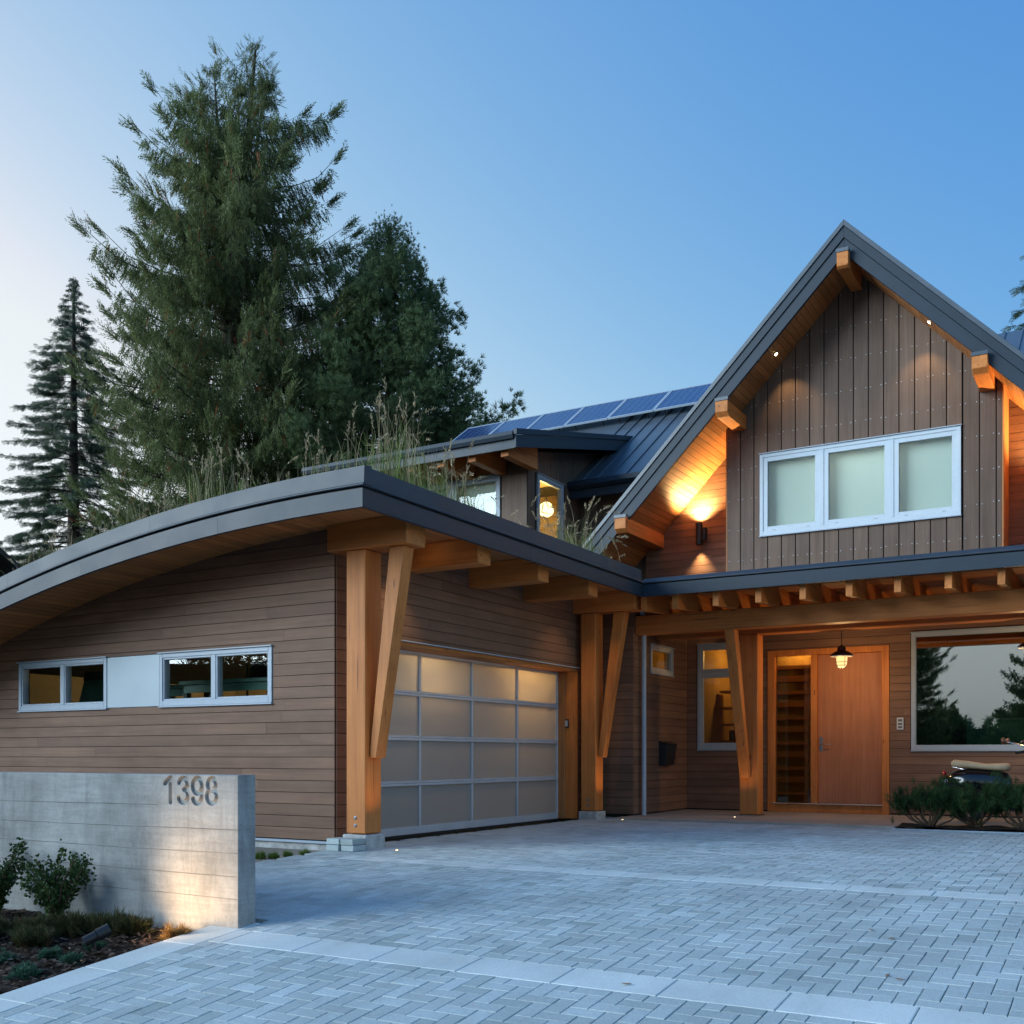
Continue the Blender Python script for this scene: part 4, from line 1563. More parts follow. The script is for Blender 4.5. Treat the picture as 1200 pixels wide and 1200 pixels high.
# ---- solar panels on the main roof (things of their own) ---------------------
def solar():
    W, y0, y1 = 1.095, 21.92, 23.0
    proto = None
    order = ['nearest the gable', 'second from the gable', 'third from the gable', 'fourth from the gable', 'fifth from the gable', 'last one above the dormer']
    for i in range(6):
        X1 = -8.10 - 1.11 * i
        root = empty('solar_panel', (X1 - W, y0, mz(y0)), 'blue solar panel on the metal roof, ' + order[i], 'solar panel', 'solar panels on the main roof')
        lift = 0.16
        def P(u, y, h):
            return (u, y - h * 0.57, mz(y) + h * 0.82)
        b1 = MB()
        f = 0.03
        def bar(u0, u1, ya, yb):
            vs = [P(u0, ya, lift), P(u1, ya, lift), P(u1, yb, lift), P(u0, yb, lift), P(u0, ya, lift + 0.04), P(u1, ya, lift + 0.04), P(u1, yb, lift + 0.04), P(u0, yb, lift + 0.04)]
            b1.add(vs, [(3, 2, 1, 0), (4, 5, 6, 7), (0, 1, 5, 4), (1, 2, 6, 5), (2, 3, 7, 6), (3, 0, 4, 7)])
        bar(X1 - W, X1, y0, y0 + f)
        bar(X1 - W, X1, y1 - f, y1)
        bar(X1 - W, X1 - W + f, y0 + f, y1 - f)
        bar(X1 - f, X1, y0 + f, y1 - f)
        b1.build('frame', 'frame_metal', root)
        vs = [P(X1 - W + f, y0 + f, lift + 0.03), P(X1 - f, y0 + f, lift + 0.03), P(X1 - f, y1 - f, lift + 0.03), P(X1 - W + f, y1 - f, lift + 0.03)]
        lo = [P(X1 - W + f, y0 + f, lift + 0.01), P(X1 - f, y0 + f, lift + 0.01), P(X1 - f, y1 - f, lift + 0.01), P(X1 - W + f, y1 - f, lift + 0.01)]
        me_ = bpy.data.meshes.new('cells')
        me_.from_pydata(vs + lo, [], [(0, 1, 2, 3), (7, 6, 5, 4), (0, 4, 5, 1), (1, 5, 6, 2), (2, 6, 7, 3), (3, 7, 4, 0)])
        uv = me_.uv_layers.new(name='UVMap')
        for li, c_ in zip(me_.polygons[0].loop_indices, ((0, 0), (1, 0), (1, 1), (0, 1))):
            uv.data[li].uv = c_
        mesh_obj('cells', me_, 'solar_cell', root)
        for u in (X1 - W + 0.2, X1 - 0.2):
            lg = MB()
            lg.tube([P(u, y0 + 0.12, 0), P(u, y0 + 0.12, lift)], 0.018, 6)
            lg.build('mounting_foot', 'dark_metal', root)
solar()

# ------------------------------------------------------------------ rooms seen through the windows
def room(x0, x1, y0, y1, z0, z1, wallm, floorm='interior_dark', skip=()):
    t = 0.04
    m = {'x0': (x0 - t, x0, y0, y1, z0, z1), 'x1': (x1, x1 + t, y0, y1, z0, z1), 'y1': (x0, x1, y1, y1 + t, z0, z1)}
    for k_, q in m.items():
        if k_ not in skip:
            box('room_wall', *q, wallm, H)
    box('room_floor', x0, x1, y0, y1, z0 - t, z0, floorm, H)
    box('room_ceiling', x0, x1, y0, y1, z1, z1 + t, wallm, H)

room(-14.0, -8.10, YW + 0.16, 14.0, 1.15, 2.95, 'drywall')
room(-8.05, -7.66, YW + 0.16, 15.0, 0.0, 2.95, 'drywall', skip=('x1',))  # unseen shallow slot, added to confine the lamp glow behind the garage door
room(-6.60, -5.33, YD + 0.16, 20.0, 0.03, 3.2, 'interior_amber')
room(-5.29, -3.2, YD + 0.16, 19.6, 0.03, 3.2, 'interior_amber')
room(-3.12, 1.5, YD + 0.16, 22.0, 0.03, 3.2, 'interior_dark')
room(-9.5, XA - 0.16, 15.3, 17.2, 0.03, 3.2, 'interior_amber', skip=('x1',))
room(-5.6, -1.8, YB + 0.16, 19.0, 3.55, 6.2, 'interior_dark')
room(-14.1, DXS - 0.16, DYF + 0.16, 20.6, 3.6, 6.45, 'interior_amber', skip=('x1',))

def lamp_thing(name, loc, label, cat, group=None):
    return empty(name, loc, label, cat, group)

# garage ceiling lamp: glows through the upper right door panels
gl = lamp_thing('ceiling_lamp', (-7.88, 13.35, 2.95), 'warm ceiling lamp glowing behind the upper right garage door panel', 'lamp')
MB().lathe((-7.88, 13.35, 2.86), [(0.10, 0), (0.13, 0.03), (0.13, 0.08), (0.05, 0.088)], 20).build('lamp_body', 'bulb_soft', gl, smooth=40)
light('garage_light', 'POINT', (-7.92, 13.45, 2.52), 80, (1.0, 0.62, 0.26), 0.10, parent=gl)
light('garage_fill_front', 'POINT', (-7.90, 10.9, 2.60), 40, (1.0, 0.72, 0.42), 0.12, parent=gl)  # added fill without a fixture, lightens the door panels
light('garage_light_rear', 'POINT', (-11.5, 12.4, 2.7), 70, (1.0, 0.66, 0.30), 0.10, parent=gl)

# entrance hall, alcove room, dormer lamps
for nm, loc, e, lab in (('hall_lamp', (-5.9, 18.9, 2.9), 26, 'warm lamp inside the narrow window left of the porch post'),
                        ('hall_lamp', (-4.85, 17.62, 2.95), 22, 'warm lamp inside behind the entrance side light'),
                        ('hall_lamp', (-8.2, 16.3, 2.9), 16, 'warm lamp inside the small alcove window')):
    r = lamp_thing(nm, loc, lab, 'lamp', 'lamps inside the house')
    MB().lathe((loc[0], loc[1], loc[2]), [(0.03, 0), (0.08, 0.02), (0.09, 0.09), (0.03, 0.12)], 14).build('lamp_body', 'bulb_soft', r, smooth=40)
    light('room_light', 'POINT', (loc[0], loc[1], loc[2] - 0.12), e, (1.0, 0.58, 0.20), 0.08, parent=r)
r = lamp_thing('blind_fill', (-3.7, 18.0, 6.1), 'added fill lamp behind the blinds, brightening the gable window', 'lamp')  # unseen lamp, added only to brighten the blinds
MB().lathe((-3.7, 18.0, 6.08), [(0.05, 0), (0.16, 0.02), (0.17, 0.08), (0.05, 0.11)], 18).build('lamp_body', 'bulb_soft', r, smooth=40)
light('room_light', 'POINT', (-3.7, 18.1, 5.9), 130, (0.95, 1.0, 0.88), 0.12, parent=r)
r = lamp_thing('globe_pendant', (-10.6, 19.45, 6.08), 'round glowing pendant lamp inside the tall dormer window', 'lamp')
MB().ellipsoid((-10.6, 19.45, 6.08), (0.16, 0.16, 0.16), 20, 12).build('globe', 'globe_lamp', r, smooth=180)
MB().tube([(-10.6, 19.45, 6.23), (-10.6, 19.45, 6.44)], 0.008, 6).build('cord', 'dark_metal', r)
light('globe_light', 'POINT', (-10.6, 19.2, 5.8), 90, (1.0, 0.62, 0.22), 0.15, parent=r)
# blinds in the dormer front windows
for a_, c_ in ((-11.56, -10.49), (-12.67, -11.6), (-13.78, -12.72)):
    box('roller_blind', a_, c_, DYF + 0.15, DYF + 0.153, 5.02, 6.3, 'blind_dense', H)

# shelves in the room behind the narrow window
for k in range(5):
    z = 0.9 + 0.3 * k
    box('shelf_board', -6.55, -5.4, 18.6, 18.95, z, z + 0.035, 'cedar_x', H)
for k in range(9):
    x_ = -6.5 + 0.12 * k
    z = 0.935 + 0.3 * (k % 4)
    box('shelf_box', x_, x_ + 0.09, 18.65, 18.9, z, z + random.uniform(0.1, 0.22), 'grey_plastic' if k % 2 else 'interior_dark', H)

# workshop things in the garage
def table(loc, w_, d_, h, mat, label, grp=None):
    r = empty('work_table', loc, label, 'table', grp)
    x_, y_, z_ = loc
    box('table_top', x_ - w_ / 2, x_ + w_ / 2, y_ - d_ / 2, y_ + d_ / 2, z_ + h - 0.05, z_ + h, mat, r, 0.004)
    box('apron', x_ - w_ / 2 + 0.05, x_ + w_ / 2 - 0.05, y_ - d_ / 2 + 0.04, y_ - d_ / 2 + 0.06, z_ + h - 0.15, z_ + h - 0.051, mat, r)
    for sx in (-1, 1):
        for sy in (-1, 1):
            X, Y = x_ + sx * (w_ / 2 - 0.06), y_ + sy * (d_ / 2 - 0.08)
            box('leg', X - 0.03, X + 0.03, Y - 0.03, Y + 0.03, z_, z_ + h - 0.051, 'dark_metal', r)
def chair(loc, label, rot=0.0):
    r = empty('chair', loc, label, 'chair', 'chairs in the garage workshop')
    x_, y_, z_ = loc
    box('seat', x_ - 0.22, x_ + 0.22, y_ - 0.22, y_ + 0.22, z_ + 1.02, z_ + 1.08, 'black_rubber', r, 0.02)
    bk = MB()
    bk.prism([(x_ - 0.2, y_ + 0.2, z_ + 1.25), (x_ + 0.2, y_ + 0.2, z_ + 1.25), (x_ + 0.17, y_ + 0.26, z_ + 1.66), (x_ - 0.17, y_ + 0.26, z_ + 1.66)], (0, 0.04, 0))
    bk.build('backrest', 'black_rubber', r, bev=0.012)
    for sx in (-1, 1):
        for sy in (-1, 1):
            q = MB()
            top_ = z_ + (1.62 if sy > 0 else 1.10)
            q.tube([(x_ + sx * 0.22, y_ + sy * 0.24, z_ + 0.53), (x_ + sx * 0.18, y_ + sy * 0.2, top_)], 0.016, 6)
            q.build('leg', 'dark_metal', r)
table((-9.75, 9.9, 1.15), 1.7, 0.6, 0.76, 'teal', 'teal work bench seen through the right garage window')
table((-11.35, 10.3, 1.15), 0.8, 0.5, 0.76, 'teal', 'small teal stand seen through the left garage window')
chair((-9.55, 10.6, 0.62), 'black high stool with backrest behind the right garage window')
chair((-10.5, 10.7, 0.62), 'black high stool left of the bench behind the right garage window')
r = empty('leaning_panel', (-12.6, 9.6, 0), 'teal framed panel leaning inside the left garage window', 'panel')
b_ = MB(); b_.prism([(-12.95, 9.75, 1.15), (-12.1, 9.75, 1.15), (-12.16, 9.95, 2.02), (-12.9, 9.95, 2.02)], (0, 0.03, 0)); b_.build('panel', 'teal', r)
b_ = MB(); b_.prism([(-12.9, 9.94, 2.02), (-12.16, 9.94, 2.02), (-12.16, 9.955, 2.14), (-12.9, 9.955, 2.14)], (0, 0.04, 0)); b_.build('panel_head', 'dark_metal', r)
r = empty('dark_board', (-11.9, 9.7, 0), 'dark board leaning beside the teal panel in the garage', 'board')
b_ = MB(); b_.prism([(-11.95, 9.7, 1.15), (-11.62, 9.7, 1.15), (-11.83, 9.95, 2.1), (-12.02, 9.95, 2.1)], (0, 0.04, 0)); b_.build('board_face', 'dark_metal', r)
# cabinet inside the living room window
r = empty('low_cabinet', (-1.5, 18.6, 0), 'pale green low cabinet inside the large window', 'cabinet')
box('cabinet_body', -2.35, 1.2, 18.4, 18.9, 0.03, 1.52, 'teal', r, 0.006)
box('cabinet_top', -2.37, 1.22, 18.38, 18.92, 1.52, 1.55, 'frame_metal', r, 0.004)

# ------------------------------------------------------------------ lamps and small fittings outside
def sconce(x_, label):
    y_ = YD - 0.13
    r = empty('wall_sconce', (x_, YD - 0.02, 4.75), label, 'wall lamp', 'up and down wall lamps on the gable')
    s_ = MB()
    s_.lathe((x_, y_, 4.56), [(0.048, 0), (0.058, 0), (0.058, 0.37), (0.048, 0.37), (0.048, 0.33), (0.01, 0.33)], 24)
    s_.build('cylinder_body', 'dark_metal', r, smooth=40)
    MB().box(x_ + 0.02, x_ + 0.10, YD - 0.11, YD - 0.02, 4.64, 4.86).build('wall_bracket', 'dark_metal', r, bev=0.004)
    MB().lathe((x_, y_, 4.572), [(0.040, 0), (0.046, 0.004), (0.046, 0.01), (0.01, 0.011)], 18).build('lens', 'bulb_warm', r)
    MB().lathe((x_, y_, 4.90), [(0.040, 0), (0.046, 0.004), (0.046, 0.01), (0.01, 0.011)], 18).build('lens', 'bulb_warm', r)
    light('sconce_down', 'SPOT', (x_, y_ - 0.0, 4.545), 80, (1.0, 0.66, 0.30), 0.03, (x_, YD - 0.05, 3.5), 76, 1.0, r)
    light('sconce_up', 'SPOT', (x_, y_ - 0.0, 4.945), 520, (1.0, 0.68, 0.28), 0.05, (x_, YD - 0.22, 6.0), 140, 1.0, r)
sconce(-6.44, 'dark cylinder wall lamp left of the gable bay')
sconce(-0.94, 'dark cylinder wall lamp right of the gable bay')

def downlight(loc, nrm, label, e, tgt, ang=70):
    r = empty('recessed_light', loc, label, 'downlight', 'recessed lights in the soffits')
    MB().lathe(loc, [(0.038, 0), (0.038, 0.006), (0.030, 0.008), (0.010, 0.008)], 16, nrm).build('trim_ring', 'alu', r)
    l2 = tuple(Vector(loc) + Vector(nrm) * 0.0085)
    MB().lathe(l2, [(0.026, 0), (0.026, 0.004), (0.012, 0.008)], 14, nrm).build('lens', 'bulb_warm', r)
    l3 = tuple(Vector(loc) + Vector(nrm) * 0.03)
    light('downlight_beam', 'SPOT', l3, e, (1.0, 0.64, 0.30), 0.02, tgt, ang, 0.7, r)
s2 = math.sqrt(0.5)
def soffit_pt(X, y):
    return (X, y, gline(X) - 0.425 - 0.014)
downlight(soffit_pt(-4.83, 16.30), (s2, 0, -s2), 'bright recessed light in the left gable soffit', 30, (-4.55, 16.75, 5.6), 80)
downlight(soffit_pt(-2.58, 16.30), (-s2, 0, -s2), 'bright recessed light in the right gable soffit', 30, (-2.85, 16.75, 5.6), 80)
downlight((-6.88, 9.70, SOF_G - 0.002), (0, 0, -1), 'bright recessed light beside the first garage beam', 45, (-6.90, 9.70, 0), 90)
downlight((-6.70, 13.6, SOF_G - 0.002), (0, 0, -1), 'recessed light beside the last garage beam', 22, (-6.85, 13.7, 0), 100)

def marker(loc, label, e, tgt):
    r = empty('ground_light', loc, label, 'ground light', 'in-ground marker lights in the driveway')
    MB().lathe(loc, [(0.028, -0.02), (0.028, 0.002), (0.018, 0.003), (0.01, 0.003)], 14).build('rim', 'bolt_metal', r)
    MB().lathe((loc[0], loc[1], loc[2] + 0.0035), [(0.014, 0), (0.012, 0.003), (0.004, 0.004)], 12).build('lens', 'marker_lens', r)
    light('marker_beam', 'SPOT', (loc[0], loc[1], loc[2] + 0.03), e, (1.0, 0.60, 0.24), 0.02, tgt, 70, 0.8, r)
marker((-6.48, 8.72, zg(8.72) + 0.002), 'small glowing ground light beside the first post', 14, (-6.9, 8.8, 1.6))
marker((-6.58, 14.44, 0.002), 'small glowing ground light beside the second post', 20, (-6.95, 14.45, 1.6))
marker((-5.20, 15.45, 0.032), 'small ground light in the porch slab lighting the brace', 9, (-5.2, 15.86, 0.95))

def pendant(x_, y_, label):
    r = empty('pendant_lamp', (x_, y_, 3.37), label, 'pendant lamp', 'cage pendant lamps on the porch')
    MB().tube([(x_, y_, 2.60), (x_, y_, 3.375)], 0.006, 6).build('cord', 'dark_metal', r)
    MB().lathe((x_, y_, 2.47), [(0.165, 0.0), (0.168, 0.008), (0.12, 0.05), (0.065, 0.075), (0.06, 0.13), (0.03, 0.15), (0.012, 0.16)], 28).build('shade', 'black_gloss', r, smooth=40)
    MB().lathe((x_, y_, 2.455), [(0.158, 0.0), (0.162, 0.008), (0.02, 0.009)], 28).build('reflector', 'white_paint', r)
    m_ = MB()
    m_.lathe((x_, y_, 2.29), [(0.035, 0), (0.065, 0.02), (0.080, 0.07), (0.085, 0.163)], 20)
    m_.build('jar_glass', 'jar_glow', r, smooth=60)
    for z, rr in ((2.32, 0.078), (2.37, 0.09)):
        q = MB()
        q.tube([(x_ + rr * math.cos(t), y_ + rr * math.sin(t), z) for t in [2 * math.pi * i / 20 for i in range(21)]], 0.004, 5, cap=False)
        q.build('cage_ring', 'dark_metal', r)
    for i in range(4):
        t = math.pi / 4 + i * math.pi / 2
        q = MB()
        q.tube([(x_ + rr * math.cos(t), y_ + rr * math.sin(t), z) for rr, z in ((0.02, 2.283), (0.07, 2.30), (0.091, 2.37), (0.094, 2.46))], 0.004, 5)
        q.build('cage_bar', 'dark_metal', r)
    MB().ellipsoid((x_, y_, 2.40), (0.028, 0.028, 0.04), 12, 8).build('bulb', 'bulb_warm', r, smooth=180)
    light('pendant_light', 'POINT', (x_, y_, 2.22), 27, (1.0, 0.62, 0.26), 0.06, parent=r)
emit('jar_glow', (1.0, 0.62, 0.24), 1.6)
pendant(-3.85, 16.4, 'black enamel pendant lamp glowing before the front door')
pendant(-1.27, 16.4, 'black enamel pendant lamp before the large window')

r = empty('intercom', (-3.18, YD - 0.02, 1.455), 'small silver intercom plate between door and large window', 'intercom')
MB().box(-3.23, -3.13, YD - 0.045, YD - 0.018, 1.36, 1.55).build('plate', 'light_plastic', r, bev=0.004)
for z, h_ in ((1.49, 0.035), (1.435, 0.03), (1.385, 0.03)):
    MB().box(-3.21, -3.15, YD - 0.049, YD - 0.0455, z, z + h_).build('button', 'grey_plastic', r, bev=0.001)
r = empty('keypad', (-7.47, DOOR_Y1 - 0.04, 1.44), 'small garage keypad on the wooden door jamb', 'keypad')
MB().box(-7.50, -7.44, DOOR_Y1 - 0.062, DOOR_Y1 - 0.036, 1.38, 1.51).build('housing', 'dark_metal', r, bev=0.004)
MB().box(-7.49, -7.45, DOOR_Y1 - 0.0655, DOOR_Y1 - 0.0625, 1.40, 1.49).build('key_field', 'light_plastic', r, bev=0.001)
r = empty('mailbox', (XA + 0.02, 16.3, 0.8), 'dark metal mailbox on the alcove wall beside the downspout', 'mailbox')
b_ = MB(); b_.prism([(XA + 0.019, 16.12, 0.80), (XA + 0.12, 16.12, 0.80), (XA + 0.17, 16.12, 1.14), (XA + 0.019, 16.12, 1.18)], (0, 0.42, 0)); b_.build('mailbox_body', 'dark_metal', r, bev=0.006)
b_ = MB(); b_.prism([(XA + 0.019, 16.10, 1.183), (XA + 0.19, 16.10, 1.143), (XA + 0.19, 16.10, 1.153), (XA + 0.019, 16.10, 1.195)], (0, 0.46, 0)); b_.build('mailbox_lid', 'dark_metal', r)

# stack of spare pavers by the first post
r = empty('paver_stack', (-7.02, 8.48, zg(8.5)), 'little stack of spare grey pavers beside the first post base', 'paver stack')
for (x_, y_, z_) in ((-7.16, 8.42, 0), (-6.98, 8.44, 0), (-7.155, 8.425, 0.064), (-6.985, 8.435, 0.064)):
    z0 = zg(8.5) + z_
    MB().box(x_, x_ + 0.165, y_, y_ + 0.20, z0, z0 + 0.06).build('paver', 'paver_mat', r, bev=0.005)

# bed spotlight and its warm beam on the concrete wall
def bed_spot():
    loc = Vector((-5.84, 4.60, zg(4.6) - 0.05))
    r = empty('garden_spotlight', loc, 'black cylinder spotlight lying in the bed aimed at the wall', 'spotlight')
    head = loc + Vector((0.0, 0.0, 0.115))
    tgt = Vector((-5.47, 5.26, 0.12))
    ax = (tgt - head).normalized()
    st = head - ax * 0.085
    MB().tube([st, head + ax * 0.0], 0.034, 18).build('cylinder_base', 'dark_metal', r, smooth=40)
    q = MB()
    q.lathe(head + ax * 0.004, [(0.034, 0), (0.041, 0), (0.041, 0.085), (0.036, 0.085), (0.036, 0.056), (0.005, 0.055)], 22, ax)
    q.build('hood', 'dark_metal', r, smooth=40)
    MB().tube([head + ax * 0.062, head + ax * 0.066], 0.030, 18).build('lens', 'marker_lens', r)
    MB().tube([loc + Vector((0, 0, -0.1)), head - ax * 0.02], 0.012, 8).build('stake', 'dark_metal', r)
    light('spot_beam', 'SPOT', head + ax * 0.12, 52, (1.0, 0.62, 0.30), 0.09, tgt, 128, 1.0, r)
bed_spot()

# ------------------------------------------------------------------ vegetation
def rot_to(dirs):
    """rotation matrices whose +Z is the given unit vector, with a random roll"""
    n = len(dirs)
    d = dirs / np.linalg.norm(dirs, axis=1, keepdims=True)
    a_ = RNG.normal(size=(n, 3))
    x_ = np.cross(a_, d)
    x_ /= np.linalg.norm(x_, axis=1, keepdims=True) + 1e-9
    y_ = np.cross(d, x_)
    return np.stack([x_, y_, d], axis=2)

def instance(tmpl, pos, dirs, size):
    """tmpl (m,k,3) placed at pos (n,3) along dirs (n,3)"""
    R_ = rot_to(dirs)
    V = np.einsum('nij,mkj->nmki', R_, tmpl) * size[:, None, None, None] + pos[:, None, None, :]
    n, m, k, _ = V.shape
    return V.reshape(n * m, k, 3), m

def fan_template(m=9, w=0.10, curl=0.12, seed=1):
    """flat spray: narrow leaflets alternating along a stem of length 1"""
    r_ = np.random.default_rng(seed)
    T = []
    for i in range(m):
        t = 0.08 + 0.85 * i / (m - 1)
        s_ = -1 if i % 2 else 1
        L = 0.42 * (1 - 0.55 * t) + 0.08
        a0 = np.array([0, 0, t])
        tip = a0 + np.array([s_ * L * 0.75, r_.uniform(-curl, curl), L * 0.72])
        side = np.array([w * 0.5, 0, -w * 0.2]) if s_ > 0 else np.array([w * 0.5, 0, w * 0.2])
        mid = (a0 + tip) / 2
        T.append([a0 - side * 0.3, mid + side * 1.1, tip, mid - side * 1.1])
    T.append([[-w * 0.2, 0, 0], [w * 0.2, 0, 0], [w * 0.12, 0.02, 1.0], [-w * 0.12, 0.02, 1.0]])
    return np.array(T)

def burst_template(m=14, spread=0.9, w=0.05, seed=2, base=0.0):
    """needles bursting from a point, mostly forwards"""
    r_ = np.random.default_rng(seed)
    T = []
    for i in range(m):
        th = r_.uniform(0, spread)
        ph = r_.uniform(0, 6.283)
        d = np.array([math.sin(th) * math.cos(ph), math.sin(th) * math.sin(ph), math.cos(th)])
        L = r_.uniform(0.6, 1.0)
        n_ = np.cross(d, r_.normal(size=3))
        n_ /= np.linalg.norm(n_)
        b0 = np.array([0, 0, r_.uniform(-base, base)])
        T.append([b0 - n_ * w * 0.3, b0 + n_ * w * 0.3, b0 + d * L * 0.6 + n_ * w * 0.5, b0 + d * L])
    return np.array(T)

def strand_template(m=13, w=0.05, seed=3):
    r_ = np.random.default_rng(seed)
    T = []
    for i in range(m):
        t = 0.04 + 0.90 * i / (m - 1)
        a_ = i * 2.2 + r_.uniform(-0.4, 0.4)
        L = (0.26 * (1 - 0.6 * t) + 0.07) * r_.uniform(0.8, 1.2)
        o_ = np.array([math.cos(a_), 0.45 * math.sin(a_), 0])
        b0 = np.array([0.03 * math.sin(t * 7), 0, t])
        tip = b0 + o_ * L * 0.62 + np.array([0, 0, L * 0.8])
        sd = np.cross(o_, [0, 0, 1]) * w * 0.4 + np.array([0, 0, w * 0.35])
        mid = b0 * 0.45 + tip * 0.55
        T.append([b0, mid + sd, tip, mid - sd])
    return np.array(T)
CEDAR_T = strand_template(13, 0.085, 3)
FIR_T = fan_template(12, 0.07, 0.08, 4)
PINE_T = burst_template(16, 1.15, 0.11, 5, 0.15)

def tree(name, pos, h, radius, kind, label, lean=(0, 0), zlow=0.12, seed=1, nb=420, group=None):
    """trunk with limbs and a crown of many sprays set along drooping or rising branches"""
    r_ = np.random.default_rng(seed)
    root = empty(name, pos, label, 'tree', group)
    P0 = np.array(pos, float)
    tb = MB()
    tops = [(0.0, 0.0, 1.0)]
    if kind == 'cedar':
        tops = [(0.75, 0.1, 1.0), (-0.6, 0.1, 0.972), (1.3, -0.2, 0.945), (-1.35, -0.3, 0.925), (0.2, 0.3, 0.95)]
    RX, RY_ = np.array([CR, SR]), np.array([-SR, CR])
    def trunk_at(f, top=0):
        ox, oy, _ = tops[top]
        g_ = max(0.0, (f - 0.55) / 0.45) ** 1.2
        off = RX * ox * g_ + RY_ * oy * g_
        return P0 + np.array([off[0] + lean[0] * f, off[1] + lean[1] * f, h * f])
    for ti, tp in enumerate(tops):
        f0 = 0.0 if ti == 0 else 0.5
        pts = [tuple(trunk_at(f, ti) + np.array([0, 0, 0])) for f in np.linspace(f0, tp[2] * 0.985, 10)]
        r0 = (0.022 if ti == 0 else 0.009) * h
        tb.tube(pts, [max(0.015, r0 * (1 - 0.93 * i / 9)) for i in range(10)], 8)
    pos_l, dir_l, siz_l, ton_l = [], [], [], []
    gold = 2.399963
    for i in range(nb):
        q = (i + r_.uniform(0, 1)) / nb
        f = zlow + (1 - zlow) * ((1 - (1 - q) ** 1.2) if kind == 'cedar' else q)
        f = min(f, 0.992)
        ti = 0
        if len(tops) > 1 and f > 0.62:
            ti = int(r_.integers(0, len(tops)))
            f = min(f, tops[ti][2] - 0.01)
        topd = (tops[ti][2] - f) * h
        if kind == 'cedar':
            Rl = 0.22 + radius * 1.07 * (1 - math.exp(-topd / 3.3))
            if f > 0.62:
                Rl = max(0.3, Rl - 0.5 * min(1.0, (f - 0.62) / 0.15))
        elif kind == 'fir':
            Rl = radius * min(1.0, (topd / (h * 0.75)) ** 0.8 * 1.05)
        else:
            Rl = radius * min(1.0, (topd / (h * 0.60)) ** 0.72)
        L = max(0.12, Rl * (r_.uniform(0.60, 0.98) if r_.uniform() < 0.78 else r_.uniform(0.98, 1.18)))
        az = i * gold + r_.uniform(-0.4, 0.4)
        o3 = np.array([math.cos(az), math.sin(az), 0.0])
        base = trunk_at(f, ti)
        K = 9
        s_ = np.linspace(0, 1, K)
        if kind == 'cedar':
            up = L * (0.30 * s_ - 0.85 * s_ ** 2 + 0.78 * s_ ** 3.2) + r_.uniform(-0.1, 0.15) * L * s_
        elif kind == 'fir':
            up = L * (0.05 * s_ - 0.42 * s_ ** 1.6 + 0.20 * s_ ** 3) + r_.uniform(-0.08, 0.10) * L * s_
        else:
            up = L * (0.12 * s_ + 0.22 * s_ ** 2) + r_.uniform(-0.18, 0.12) * L * s_
        path = base[None, :] + o3[None, :] * (L * s_)[:, None]
        side = np.array([-o3[1], o3[0], 0]) * r_.uniform(-0.18, 0.18)
        path += side[None, :] * (L * s_ ** 2)[:, None]
        path[:, 2] += up
        tb.tube([tuple(p) for p in path[::2]], [max(0.006, 0.010 * L * (1 - 0.85 * t)) for t in s_[::2]], 4, cap=False)
        tan = np.gradient(path, axis=0)
        if kind == 'cedar':
            ns = int(22 + 44 * L)
            t = r_.uniform(0.10, 1.0, ns) ** 0.75
        elif kind == 'fir':
            ns = int(10 + 24 * L)
            t = r_.uniform(0.15, 1.0, ns) ** 0.8
        else:
            ns = int(16 + 36 * L)
            t = r_.uniform(0.30, 1.0, ns) ** 0.7
        ix = np.clip((t * (K - 1)), 0, K - 1.001)
        i0 = ix.astype(int)
        fr = (ix - i0)[:, None]
        p = path[i0] * (1 - fr) + path[i0 + 1] * fr
        tg = tan[i0] / (np.linalg.norm(tan[i0], axis=1, keepdims=True) + 1e-9)
        lat = np.cross(tg, np.array([0, 0, 1.0]))
        sgn = r_.choice([-1, 1], ns)[:, None]
        if kind == 'cedar':
            wid = (0.07 + 0.10 * L * (1 - t))[:, None]
            p = p + lat * r_.normal(0, 1, (ns, 1)) * wid + np.array([0, 0, -1.0]) * r_.uniform(0, 0.12, (ns, 1))
            d = tg * 0.45 + lat * sgn * r_.uniform(0, 0.5, (ns, 1)) + np.array([0, 0, -1.0]) * r_.uniform(0.5, 1.8, (ns, 1))
            tipm = (t > 0.9)[:, None]
            d = np.where(tipm, tg * 1.0 + r_.normal(0, 0.25, (ns, 3)), d)
            sz = r_.uniform(0.24, 0.54, ns)
        elif kind == 'fir':
            d = tg * 0.7 + lat * sgn * r_.uniform(0.3, 1.0, (ns, 1)) + np.array([0, 0, -1.0]) * r_.uniform(-0.1, 0.5, (ns, 1))
            sz = r_.uniform(0.18, 0.40, ns) * (0.7 + 0.5 * (1 - t))
        else:
            wid = (0.14 + 0.22 * L * (1 - t) + 0.05)[:, None]
            p = p + lat * r_.normal(0, 1, (ns, 1)) * wid + np.array([0, 0, 1.0]) * r_.normal(0.06, 0.16, (ns, 1))
            d = tg * 0.7 + r_.normal(0, 0.5, (ns, 3)) + np.array([0, 0, 0.45])
            sz = r_.uniform(0.13, 0.25, ns)
        sz = sz * min(1.0, 0.35 + 0.22 * topd)
        pos_l.append(p); dir_l.append(d); siz_l.append(sz)
        ton_l.append(np.clip(r_.normal(0.35 + 0.22 * t, 0.14, ns), 0, 0.97) if r_.uniform() > 0.0 else t)
